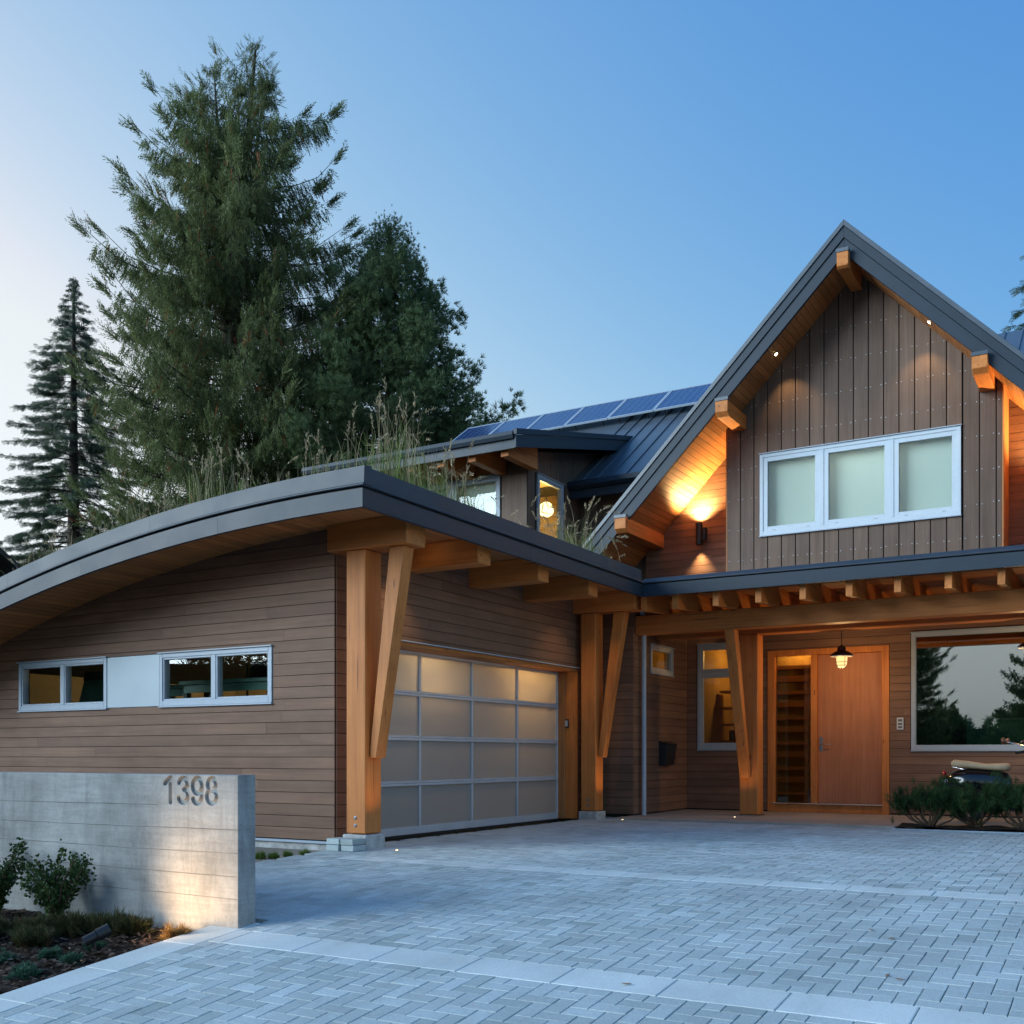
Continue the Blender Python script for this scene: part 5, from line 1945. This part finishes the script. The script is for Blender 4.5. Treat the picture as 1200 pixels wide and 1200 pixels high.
    # leaders: short sprays climbing the last metres of each top
    for ti, tp in enumerate(tops):
        nl = 70
        fl = tp[2] * 0.985 - r_.uniform(0, 1, nl) ** 1.3 * (2.2 / h)
        p = np.array([trunk_at(q_, ti) for q_ in fl])
        az = r_.uniform(0, 6.283, nl)
        hh = (tp[2] - fl) * h
        d = np.stack([np.cos(az) * (0.35 + 0.25 * hh), np.sin(az) * (0.35 + 0.25 * hh), np.full(nl, 0.75)], 1)
        pos_l.append(p); dir_l.append(d); siz_l.append(0.14 + 0.14 * hh * r_.uniform(0.5, 1.2, nl) + 0.06); ton_l.append(r_.uniform(0.3, 0.8, nl))
    tb.build('trunk', 'bark', root, smooth=60)
    pos_a, dir_a, siz_a, ton_a = np.concatenate(pos_l), np.concatenate(dir_l), np.concatenate(siz_l), np.concatenate(ton_l)
    if kind == 'cedar':
        dead = r_.uniform(0, 1, len(ton_a)) < 0.018
        ton_a = np.where(dead, 0.995, ton_a)
    T = {'cedar': CEDAR_T, 'fir': FIR_T, 'pine': PINE_T}[kind]
    V, m = instance(T, pos_a, dir_a, siz_a)
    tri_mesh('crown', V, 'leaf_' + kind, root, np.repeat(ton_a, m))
    return root

cedar = tree('cedar_tree', (-23.5, 23.3, -0.1), 22.7, 4.1, 'cedar', 'tall dark cedar with drooping sprays towering behind the garage', seed=3, nb=520, zlow=0.10)
fir = tree('fir_tree', (-31.0, 23.5, -0.1), 17.3, 4.0, 'fir', 'thin open fir left of the tall cedar', seed=5, nb=380, zlow=0.10)
pine = tree('pine_tree', (-19.0, 25.2, -0.1), 16.8, 4.3, 'pine', 'dense rounded conifer right of the tall cedar', seed=8, nb=360, zlow=0.22)

def copy_tree(src, loc, label, rz=0.0, sc=1.0, name=None, group=None):
    r = src.copy()
    link(r)
    if name:
        r.name = name
    r.location = loc
    r.rotation_euler = (0, 0, rz)
    r.scale = (sc, sc, sc)
    r['label'] = label
    if group:
        r['group'] = group
    for c_ in src.children:
        q = c_.copy()
        link(q)
        q.parent = r
        q.matrix_parent_inverse = c_.matrix_parent_inverse.copy()
    return r
copy_tree(fir, (-1.3, 34.1, -0.1), 'fir at the right edge, only branch tips showing', 1.1, 1.12)
copy_tree(cedar, (-11.4, -27.0, -0.9), 'tall cedar mirrored in the left of the large window', 2.0, 0.62)
copy_tree(pine, (-3.2, -25.0, -0.9), 'conifer mirrored at the right of the large window', 0.7, 0.62)
copy_tree(pine, (-9.6, -34.0, -0.9), 'low distant conifer mirrored beside the tall cedar in the large window', 3.3, 0.30)
copy_tree(pine, (-7.9, -36.0, -0.9), 'low distant conifer mirrored in the middle of the large window', 5.0, 0.24)
copy_tree(pine, (-6.4, -37.0, -0.9), 'low distant conifer mirrored at the right of the large window', 1.3, 0.30)

def bush(name, pos, r, n, tmpl, mat, label, cat, smin, smax, group=None, flat=1.0, upb=0.4, stems=0, stemr=0.006, shell=0.45, seed=0):
    """leaf clump: sprays through an uneven dome, on stems where the photo shows them"""
    q = np.random.default_rng(seed + 100)
    root = empty(name, pos, label, cat, group)
    u = q.normal(size=(n, 3))
    u /= np.linalg.norm(u, axis=1, keepdims=True)
    u[:, 2] = np.abs(u[:, 2])
    lump = 0.72 + 0.28 * np.sin(u[:, 0] * 4.1 + seed) * np.cos(u[:, 1] * 5.3 + 2 * seed) + 0.15 * np.sin(u[:, 2] * 9 + seed)
    rr = (shell + (1 - shell) * q.uniform(0, 1, n) ** 0.5) * lump
    p = np.array(pos) + u * rr[:, None] * np.array([r, r, r * flat])
    d = u + np.array([0, 0, upb]) + q.normal(0, 0.35, (n, 3))
    V, m = instance(tmpl, p, d, q.uniform(smin, smax, n))
    tri_mesh('foliage', V, mat, root, np.repeat(np.clip(q.normal(0.45, 0.2, n), 0, 1), m))
    if stems:
        tb = MB()
        for i in range(stems):
            a_ = q.uniform(0, 6.283)
            e_ = np.array(pos) + np.array([math.cos(a_) * r * 0.7, math.sin(a_) * r * 0.7, r * flat * q.uniform(0.4, 0.8)])
            s0 = np.array(pos) + np.array([q.uniform(-.03, .03), q.uniform(-.03, .03), -0.03])
            mid = (s0 + e_) / 2 + np.array([0, 0, -0.05 * r]) + q.normal(0, 0.04 * r, 3)
            tb.tube([tuple(s0), tuple(mid), tuple(e_)], [stemr, stemr * 0.8, stemr * 0.4], 5)
        tb.build('stems', 'twig', root)
    return root

MUGO_T = burst_template(22, 0.85, 0.055, 9, 0.3)
LEAF_T = np.array([[[0, 0, 0], [0.28, 0.05, 0.4], [0, 0.0, 1], [-0.28, 0.05, 0.4]], [[0, 0, 0], [0.1, 0.3, 0.35], [0.5, 0.1, 0.8], [0.35, -0.15, 0.3]], [[0, 0, 0], [-0.1, -0.3, 0.35], [-0.5, -0.1, 0.8], [-0.35, 0.15, 0.3]]])
HEATH_T = burst_template(10, 0.45, 0.07, 12, 0.2)
SEDUM_T = burst_template(14, 1.3, 0.16, 13, 0.2)
# dwarf pines in the small bed by the porch
bumpy = bumpy_sheet('pine_bed', [-2.72 + 0.1 * i for i in range(60)], [14.42 + 0.075 * i for i in range(10)], 0.035, 'soil', 0.012)
tag(bumpy, 'dark mulch strip under the dwarf pines')
box('bed_edging', -2.74, 3.2, 14.395, 14.415, -0.06, 0.012, 'frame_metal')['kind'] = 'structure'
def mugo(x_, y_, r, label, seed):
    """low pine: bare forked stems below, needle tufts crowded towards the tips"""
    q = np.random.default_rng(seed)
    root = empty('dwarf_pine', (x_, y_, 0.03), label, 'pine shrub', 'dwarf pines in the porch bed')
    tb = MB()
    P, D, S = [], [], []
    for i in range(15):
        a_ = i * 2.4 + q.uniform(-0.3, 0.3)
        reach = r * q.uniform(0.35, 1.0)
        top = q.uniform(0.75, 1.25) * (0.62 - 0.25 * reach / r)
        p0 = np.array([x_ + q.uniform(-.04, .04), y_ + q.uniform(-.04, .04), 0.0])
        p1 = p0 + np.array([math.cos(a_) * reach * 0.55, math.sin(a_) * reach * 0.55, top * 0.35])
        p2 = p0 + np.array([math.cos(a_) * reach, math.sin(a_) * reach, top])
        tb.tube([tuple(p0), tuple(p1), tuple(p2)], [0.016, 0.011, 0.005], 6)
        for t in np.linspace(0.45, 1.0, 12):
            c_ = (p1 * (1 - t) + p2 * t) if t > 0 else p1
            for _ in range(3):
                P.append(c_ + q.normal(0, 0.055, 3)); D.append((p2 - p1) / np.linalg.norm(p2 - p1) * 0.5 + q.normal(0, 0.55, 3) + np.array([0, 0, 0.7])); S.append(q.uniform(0.07, 0.12))
    tb.build('stems', 'twig', root)
    V, m = instance(MUGO_T, np.array(P), np.array(D), np.array(S))
    tri_mesh('needles', V, 'leaf_mugo', root, np.repeat(q.uniform(0.1, 0.9, len(P)), m))
mugo(-2.36, 14.85, 0.44, 'dwarf pine at the left end of the porch bed, bare stems showing', 1)
mugo(-1.78, 14.88, 0.46, 'dwarf pine in the porch bed right below the scooter seat', 2)
mugo(-1.22, 14.82, 0.48, 'dwarf pine cut by the right picture edge', 3)
mugo(-0.55, 14.9, 0.46, 'dwarf pine beyond the right picture edge', 4)

# shrubs in front of the concrete wall
def leafy(pos, r, h, label, seed, n=16):
    q = np.random.default_rng(seed)
    root = empty('leafy_shrub', pos, label, 'shrub')
    tb = MB()
    P, D, S = [], [], []
    for i in range(n):
        a_ = i * 2.4
        p0 = np.array(pos)
        tip = p0 + np.array([math.cos(a_) * r * q.uniform(0.3, 1.0), math.sin(a_) * r * q.uniform(0.2, 0.75), h * q.uniform(0.45, 1.0)])
        mid = p0 * 0.5 + tip * 0.5 + np.array([0, 0, 0.06]) + q.normal(0, 0.02, 3)
        tb.tube([tuple(p0), tuple(mid), tuple(tip)], [0.008, 0.006, 0.003], 5)
        for t in np.linspace(0.15, 1.0, 22):
            c_ = (p0 * (1 - t) ** 2 + mid * 2 * t * (1 - t) + tip * t * t)
            for _ in range(3):
                P.append(c_ + q.normal(0, 0.022, 3)); D.append(q.normal(0, 1, 3) + np.array([0, 0, 0.6])); S.append(q.uniform(0.022, 0.042))
    tb.build('stems', 'twig', root)
    V, m = instance(LEAF_T, np.array(P), np.array(D), np.array(S))
    tri_mesh('foliage', V, 'leaf_box', root, np.repeat(q.uniform(0.1, 0.95, len(P)), m))
leafy((-6.85, 5.05, -0.26), 0.36, 0.52, 'leafy green shrub against the concrete wall', 21, 18)
leafy((-7.48, 4.95, -0.27), 0.42, 0.62, 'leafy green shrub cut by the left picture edge', 22, 22)
for i, (x_, y_, r, lab) in enumerate(((-6.62, 4.70, 0.20, 'low brownish heather tuft in front of the leafy shrub'), (-6.42, 4.86, 0.21, 'low olive heather tuft right of the leafy shrub'),
                                      (-6.20, 4.98, 0.20, 'brownish heather mound close to the wall'), (-6.02, 5.03, 0.16, 'small heather mound at the right end of the heathers'),
                                      (-6.42, 4.55, 0.17, 'olive heather clump at the lower left of the bed'), (-6.95, 4.6, 0.2, 'heather clump at the left picture edge'))):
    bush('heather', (x_, y_, zg(y_) - 0.04), r, 330, HEATH_T, 'leaf_heath', lab, 'heather', 0.05, 0.09, 'heathers in the bed', 0.72, 0.9, seed=31 + i, shell=0.2)
for i, (x_, y_, r, lab) in enumerate(((-5.78, 4.05, 0.10, 'blue-green sedum nearest the front of the bed'), (-6.02, 4.40, 0.095, 'blue-green sedum left of the spotlight'),
                                      (-5.80, 4.38, 0.085, 'blue-green sedum below the spotlight'), (-5.92, 4.66, 0.085, 'blue-green sedum behind the spotlight'),
                                      (-6.28, 4.22, 0.09, 'blue-green sedum at the left picture edge'), (-5.90, 4.12, 0.075, 'small blue-green sedum second from the front'))):
    bush('sedum', (x_, y_, zg(y_) - 0.045), r, 130, SEDUM_T, 'leaf_sedum', lab, 'sedum', 0.025, 0.045, 'blue-green sedums in the bed', 0.7, 0.5, seed=51 + i, shell=0.3)
bush('dry_tuft', (-5.56, 5.03, zg(5.03) - 0.045), 0.115, 200, HEATH_T, 'leaf_dry', 'yellow dried grass tuft at the foot of the lit wall', 'dry plant', 0.04, 0.08, None, 0.75, 0.3, seed=71, shell=0.2)
for i, (x_, y_) in enumerate(((-7.62, 7.95), (-7.50, 8.03), (-7.44, 8.16), (-7.38, 8.36), (-7.8, 7.9))):
    bush('grass_tuft', (x_, y_, zg(y_) - 0.06), 0.05 if i else 0.07, 90, HEATH_T, 'grass_green', ['tiny grass tuft nearest the concrete wall end', 'tiny grass tuft second from the concrete wall end', 'tiny grass tuft third from the concrete wall end', 'tiny grass tuft beside the paver stack', 'grass tuft hidden behind the concrete wall'][i], 'grass tuft', 0.04, 0.07, 'grass tufts at the garage foot', 1.0, 1.2, seed=81 + i, shell=0.1)
# shrub behind the low end of the garage roof
bush('juniper_bush', (-19.3, 14.2, 3.4), 1.25, 2600, PINE_T, 'leaf_heath', 'bushy green conifer behind the low end of the curved roof', 'bush', 0.16, 0.30, None, 1.75, 0.5, 9, 0.06, 0.3, 91)

# tall hedge added out of view to block sky from the garage window reflections
def hedge(c, dv, top, n, label, seed):
    q = np.random.default_rng(seed)
    root = empty('offview_hedge', (c[0], c[1], -0.9), label, 'hedge')
    t = q.uniform(-1, 1, n)
    c0, dv = np.array(c), np.array(dv)
    nv = np.array([-dv[1], dv[0]]) / np.linalg.norm(dv)
    off = q.normal(0, 0.9, n)
    wob = 0.85 + 0.16 * np.sin(t * 17 + seed) + 0.10 * np.sin(t * 41)
    z_ = -0.9 + q.uniform(0, 1, n) ** 0.8 * (top + 0.9) * wob
    p = np.stack([c0[0] + dv[0] * t + nv[0] * off, c0[1] + dv[1] * t + nv[1] * off, z_], 1)
    V, m = instance(PINE_T, p, q.normal(0, 1, (n, 3)) + np.array([0, 0, 0.4]), q.uniform(0.35, 0.7, n))
    tri_mesh('foliage', V, 'leaf_pine', root, np.repeat(q.uniform(0.1, 0.8, n), m))
    core = MB()
    A, B = c0 - dv, c0 + dv
    core.prism([(A[0], A[1], -0.9), (B[0], B[1], -0.9), (B[0], B[1], top * 0.68), (A[0], A[1], top * 0.68)], (nv[0] * 0.6, nv[1] * 0.6, 0))
    core.build('inner_branches', 'bark', root)
hedge((-36.0, -14.0), (-10.5, 13.3), 7.2, 7000, 'added hedge out of view, keeping bright sky out of the garage window reflections', 300)
hedge((-7.5, -33.0), (10.0, -1.5), 3.7, 4200, 'lower hedge across the street mirrored along the foot of the large window', 301)

# ---- grasses growing on the garage roof
def blade_strip(p0, p1, p2, w_, seg=6):
    """curved ribbon from three control points"""
    t = np.linspace(0, 1, seg + 1)[:, None]
    c_ = p0 * (1 - t) ** 2 + p1 * 2 * t * (1 - t) + p2 * t * t
    return c_
def roof_grass():
    quads, tone_g = [], []
    straw, tone_s = [], []
    q = np.random.default_rng(77)
    def blade(base, hgt, lean, az, w_, dry, head):
        d = np.array([math.cos(az), math.sin(az), 0])
        p1 = base + d * lean * 0.25 + np.array([0, 0, hgt * 0.75])
        p2 = base + d * lean + np.array([0, 0, hgt * (1.0 - 0.35 * min(1.0, lean / max(hgt, 0.01)))])
        c_ = blade_strip(base, p1, p2, w_)
        fa = q.uniform(0, 3.14)
        sd = np.array([math.cos(fa), math.sin(fa), 0.0])
        n_ = len(c_)
        tn = q.uniform(0.1, 0.95)
        for i in range(n_ - 1):
            wa = w_ * (1 - 0.75 * i / (n_ - 1))
            wb = w_ * (1 - 0.75 * (i + 1) / (n_ - 1))
            quad = [c_[i] - sd * wa, c_[i] + sd * wa, c_[i + 1] + sd * wb, c_[i + 1] - sd * wb]
            (straw if dry else quads).append(quad)
            (tone_s if dry else tone_g).append(tn)
        if head:
            tip = c_[-1]
            dr = c_[-1] - c_[-2]
            dr = dr / np.linalg.norm(dr)
            L = q.uniform(0.10, 0.20)
            droop = np.array([0, 0, -0.25])
            for k in range(16):
                t = k / 15
                c0 = tip + dr * L * t + droop * L * t * t + q.normal(0, 0.003, 3)
                e_ = c0 + dr * 0.035 + q.normal(0, 0.012, 3)
                s_ = np.cross(dr, q.normal(size=3))
                s_ = s_ / np.linalg.norm(s_) * 0.006
                straw.append([c0, c0 + s_ + (e_ - c0) * 0.5, e_, c0 - s_ + (e_ - c0) * 0.5])
                tone_s.append(q.uniform(0.3, 1.0))
    def tuft(x_, y_, n, hgt, dryf, headf, leanf=0.35, rad_=0.10):
        z_ = 3.545 + crv(x_)
        hgt *= 0.80
        for _ in range(max(6, int(n * 0.8))):
            b0 = np.array([x_ + q.normal(0, rad_), y_ + q.normal(0, rad_), z_])
            b0[0] = min(b0[0], XF - 0.13)
            b0[1] = max(b0[1], YF + 0.13)
            dry = q.uniform() < dryf
            hh = hgt * (q.uniform(0.65, 1.1) if dry else q.uniform(0.30, 0.82))
            blade(b0, hh, abs(q.normal(0, leanf)) * hh, q.uniform(0, 6.283), q.uniform(0.0022, 0.0042), dry, dry and q.uniform() < headf)
    # tufts seen over the street edge
    for x_, y_, n, hg, dr, hd, ln in ((-12.4, 8.1, 40, 0.45, 0.6, 0.3, 0.5), (-11.7, 8.2, 40, 0.5, 0.5, 0.4, 0.5), (-11.0, 8.1, 50, 0.55, 0.6, 0.4, 0.5), (-10.5, 8.1, 60, 0.5, 0.55, 0.3, 0.6), (-9.95, 8.0, 50, 0.42, 0.6, 0.3, 0.4),
                                      (-9.35, 8.0, 55, 0.55, 0.6, 0.3, 0.5), (-8.95, 8.0, 40, 0.45, 0.5, 0.2, 0.4), (-8.35, 8.0, 75, 0.85, 0.55, 0.35, 0.32), (-7.92, 8.0, 70, 0.62, 0.3, 0.3, 0.25), (-7.45, 8.0, 30, 0.45, 0.5, 0.1, 0.5),
                                      (-6.95, 8.05, 45, 0.55, 0.55, 0.3, 0.25), (-6.75, 8.0, 40, 0.55, 0.5, 0.3, 0.3),
                                      (-6.5, 8.2, 130, 0.75, 0.3, 0.25, 0.35), (-6.45, 8.55, 170, 1.25, 0.25, 0.35, 0.28), (-6.5, 8.95, 150, 1.15, 0.25, 0.3, 0.3), (-6.5, 9.35, 130, 0.95, 0.25, 0.3, 0.4),
                                      (-6.5, 9.75, 130, 0.85, 0.25, 0.35, 0.4), (-6.5, 10.15, 90, 0.8, 0.25, 0.35, 0.5), (-6.5, 10.6, 60, 0.5, 0.25, 0.2, 0.5), (-6.5, 11.1, 45, 0.55, 0.4, 0.3, 0.6),
                                      (-6.5, 11.9, 60, 0.6, 0.5, 0.5, 0.7), (-6.5, 12.4, 90, 0.85, 0.45, 0.5, 0.6), (-6.5, 12.8, 110, 0.95, 0.4, 0.5, 0.7), (-6.5, 13.2, 90, 0.8, 0.4, 0.45, 0.6), (-6.5, 13.6, 50, 0.45, 0.4, 0.3, 0.5)):
        tuft(x_, y_, n, hg, dr, hd, ln)
    for _ in range(240):        # thinner growth over the rest of the roof
        x_, y_ = q.uniform(-13.5, -6.5), q.uniform(8.2, 15.5)
        tuft(x_, y_, 9, q.uniform(0.25, 0.5), 0.4, 0.2, 0.5, 0.12)
    o = tri_mesh('roof_grass', np.array(quads), 'grass_green', None, tone_g)
    tag(o, 'green grass blades growing along the curved garage roof', 'grass', None, 'stuff')
    o = tri_mesh('dry_roof_grass', np.array(straw), 'grass_straw', None, tone_s)
    tag(o, 'straw-coloured grass stalks with seed heads on the garage roof', 'grass', None, 'stuff')
roof_grass()

# fallen leaves on the paving
for i, (x_, y_) in enumerate(((-1.23, 6.45), (-1.03, 5.62), (-1.38, 6.63), (-1.10, 5.66), (-2.28, 5.05), (-5.6, 4.3))):
    q = np.random.default_rng(200 + i)
    a_ = q.uniform(0, 6.28)
    L = q.uniform(0.02, 0.034)
    z_ = zg(y_) + 0.004
    vs = []
    for t, wd in ((-1, 0), (-0.4, 0.35), (0.3, 0.3), (1, 0), (0.3, -0.3), (-0.4, -0.35)):
        vs.append((x_ + L * (t * math.cos(a_) - wd * math.sin(a_)), y_ + L * (t * math.sin(a_) + wd * math.cos(a_)), z_ + 0.012 * abs(wd) + 0.006 * t * t))
    b_ = MB()
    b_.add(vs + [(v[0], v[1], v[2] + 0.001) for v in vs], [(0, 1, 2, 3, 4, 5), (11, 10, 9, 8, 7, 6)])
    o = b_.build('fallen_leaf', 'leaf_litter')
    tag(o, ['brown leaf on the paving, farther of the two at right', 'brown leaf on the paving, nearer at right', 'tiny brown leaf beyond the others', 'brown leaf touching the nearer one', 'tiny brown leaf on the near slab band', 'fallen leaf at the front edge of the bed'][i], 'leaf', 'fallen leaves')

# ------------------------------------------------------------------ scooter
def scooter():
    y_ = 16.0
    r = empty('scooter', (-1.75, y_, 0.03), 'black motor scooter with tan seat parked before the large window', 'scooter')
    def P(x_, z_, dy=0.0):
        return (x_, y_ + dy, z_)
    # wheels
    for nm, X in (('rear_wheel', -2.02), ('front_wheel', -0.92)):
        t = MB()
        t.tube([(X + 0.19 * math.cos(a_), y_, 0.255 + 0.19 * math.sin(a_)) for a_ in [2 * math.pi * i / 24 for i in range(25)]], 0.048, 10, cap=False)
        wo = t.build(nm, 'black_rubber', r, smooth=60)
        MB().lathe((X, y_ - 0.035, 0.255), [(0.03, 0), (0.15, 0.01), (0.155, 0.06), (0.03, 0.07)], 20, (0, 1, 0)).build('rim', 'chrome', wo, smooth=40)
    # rear body shell: loft of cross sections
    secs = [(-2.40, 0.50, 0.54, 0.03), (-2.34, 0.44, 0.64, 0.11), (-2.20, 0.40, 0.74, 0.19), (-2.0, 0.38, 0.78, 0.215), (-1.8, 0.38, 0.77, 0.20), (-1.62, 0.36, 0.75, 0.16), (-1.52, 0.26, 0.72, 0.13), (-1.47, 0.22, 0.64, 0.12)]
    vs, fs = [], []
    N = 14
    for (X, z0, z1, hw) in secs:
        cz, hz = (z0 + z1) / 2, (z1 - z0) / 2
        for j in range(N):
            a_ = 2 * math.pi * j / N
            cx_, sx = math.cos(a_), math.sin(a_)
            vs.append((X, y_ + hw * math.copysign(abs(cx_) ** 0.7, cx_), cz + hz * math.copysign(abs(sx) ** 0.8, sx)))
    for i in range(len(secs) - 1):
        for j in range(N):
            fs.append((i * N + j, i * N + (j + 1) % N, (i + 1) * N + (j + 1) % N, (i + 1) * N + j))
    fs += [tuple(range(N)), tuple((len(secs) - 1) * N + j for j in range(N))]
    MB().add(vs, fs).build('rear_body', 'black_gloss', r, smooth=50)
    # seat with the dip behind the rider
    secs = [(-2.235, 0.80, 0.875, 0.09), (-2.20, 0.785, 0.90, 0.13), (-2.05, 0.775, 0.885, 0.15), (-1.92, 0.765, 0.865, 0.15), (-1.80, 0.755, 0.845, 0.145), (-1.66, 0.745, 0.85, 0.14), (-1.54, 0.74, 0.855, 0.125), (-1.495, 0.755, 0.84, 0.09), (-1.485, 0.775, 0.82, 0.05)]
    vs, fs = [], []
    for (X, z0, z1, hw) in secs:
        cz, hz = (z0 + z1) / 2, (z1 - z0) / 2
        for j in range(N):
            a_ = 2 * math.pi * j / N
            cx_, sx = math.cos(a_), math.sin(a_)
            vs.append((X, y_ + hw * math.copysign(abs(cx_) ** 0.6, cx_), cz + hz * math.copysign(abs(sx) ** 0.7, sx)))
    for i in range(len(secs) - 1):
        for j in range(N):
            fs.append((i * N + j, i * N + (j + 1) % N, (i + 1) * N + (j + 1) % N, (i + 1) * N + j))
    fs += [tuple(range(N)), tuple((len(secs) - 1) * N + j for j in range(N))]
    MB().add(vs, fs).build('seat', 'seat_leather', r, smooth=60)
    MB().tube([P(-2.26, 0.82, -0.1), P(-2.22, 0.80, -0.15), P(-2.05, 0.765, -0.17)], 0.010, 8).build('grab_rail', 'chrome', r, smooth=60)
    MB().ellipsoid(P(-2.335, 0.70), (0.03, 0.06, 0.045), 12, 8).build('tail_light', 'red_lens', r, smooth=180)
    MB().ellipsoid(P(-2.31, 0.60, -0.12), (0.05, 0.05, 0.035), 12, 8).build('indicator', 'white_paint', r, smooth=180)
    MB().ellipsoid(P(-2.31, 0.60, 0.12), (0.05, 0.05, 0.035), 12, 8).build('indicator', 'white_paint', r, smooth=180)
    MB().box(-2.43, -2.40, y_ - 0.09, y_ + 0.09, 0.34, 0.52).build('number_plate', 'light_plastic', r, bev=0.004)
    MB().box(-2.42, -2.25, y_ - 0.12, y_ + 0.12, 0.50, 0.53).build('rear_fender', 'black_gloss', r, bev=0.01)
    MB().tube([P(-1.55, 0.27, -0.13), P(-1.05, 0.27, -0.13)], 0.018, 8).build('floor_rail', 'chrome', r)
    fb = MB()
    fb.prism([P(-1.55, 0.20, -0.16), P(-1.10, 0.20, -0.16), P(-1.02, 0.30, -0.16), P(-1.06, 0.32, -0.16), P(-1.12, 0.25, -0.16), P(-1.55, 0.25, -0.16)], (0, 0.32, 0))
    fb.build('footboard', 'black_gloss', r, bev=0.008)
    ls = MB()
    ls.prism([P(-1.10, 0.28, -0.20), P(-1.00, 0.30, -0.20), P(-1.12, 0.92, -0.16), P(-1.18, 0.92, -0.16)], (0, 0.38, 0))
    ls.build('leg_shield', 'black_gloss', r, bev=0.02)
    MB().tube([P(-0.92, 0.27), P(-1.15, 0.98)], 0.035, 10).build('fork', 'black_gloss', r, smooth=40)
    MB().ellipsoid(P(-0.90, 0.42), (0.24, 0.09, 0.11), 14, 8).build('front_fender', 'black_gloss', r, smooth=180)
    MB().ellipsoid(P(-1.13, 1.01), (0.12, 0.12, 0.09), 14, 8).build('headset', 'black_gloss', r, smooth=180)
    MB().lathe(P(-1.03, 1.02), [(0.07, 0), (0.075, 0.02), (0.05, 0.045)], 18, (1, 0, 0)).build('headlight', 'white_paint', r)
    MB().tube([P(-1.16, 1.03, -0.02), P(-1.20, 1.03, -0.2), P(-1.40, 0.99, -0.30)], [0.012, 0.012, 0.020], 8).build('handlebar', 'black_rubber', r, smooth=60)
    MB().tube([P(-1.16, 1.03, 0.02), P(-1.20, 1.03, 0.2), P(-1.36, 1.01, 0.30)], [0.012, 0.012, 0.020], 8).build('handlebar', 'black_rubber', r, smooth=60)
    for s_ in (-1, 1):
        MB().tube([P(-1.24, 1.04, s_ * 0.2), P(-1.34, 1.09, s_ * 0.24), P(-1.50, 1.14, s_ * 0.28)], 0.007, 6).build('mirror_stem', 'chrome', r, smooth=60)
        MB().ellipsoid(P(-1.55, 1.155, s_ * 0.285), (0.030, 0.055, 0.045), 14, 8).build('mirror', 'mirror_back', r, smooth=180)
    MB().tube([P(-1.85, 0.2, -0.1), P(-1.95, 0.03, -0.2)], 0.012, 6).build('side_stand', 'dark_metal', r)
plain('mirror_back', (0.22, 0.10, 0.06), 0.3, 0.6)
scooter()

# ------------------------------------------------------------------ neighbour's house at far left
def neighbour():
    r = empty('neighbour_house', (-24.5, 14.0, 0), 'neighbouring house with brown shingle roof and white eaves at the far left edge', 'house')
    x0, x1, y0, y1 = -33.5, -24.2, 13.6, 18.0
    box('wall', x0, x1 - 0.5, y0 + 0.5, y1, 0, 4.75, 'teal_wall', r)
    b1 = MB()
    b1.prism([(x0, y0, 4.95), (x0, (y0 + y1) / 2, 6.4), (x0, y1, 4.95), (x0, y1, 4.8), (x0, (y0 + y1) / 2, 6.25), (x0, y0, 4.8)], (x1 - x0, 0, 0))
    b1.build('roof', 'shingle', r)
    box('eave_board', x0, x1 + 0.03, y0 - 0.04, y0 - 0.002, 4.62, 4.93, 'white_paint', r)
    box('eave_board', x1 + 0.002, x1 + 0.04, y0 - 0.04, y1, 4.62, 4.93, 'white_paint', r)
    for y_ in (14.8, 16.3):
        w_ = box('window', x1 - 0.5, x1 - 0.46, y_, y_ + 0.9, 2.6, 3.9, 'white_paint', r)
        box('pane', x1 - 0.458, x1 - 0.45, y_ + 0.08, y_ + 0.82, 2.68, 3.82, 'glass_coated', w_)
plain('teal_wall', (0.30, 0.42, 0.40), 0.7, var=0.1)
neighbour()
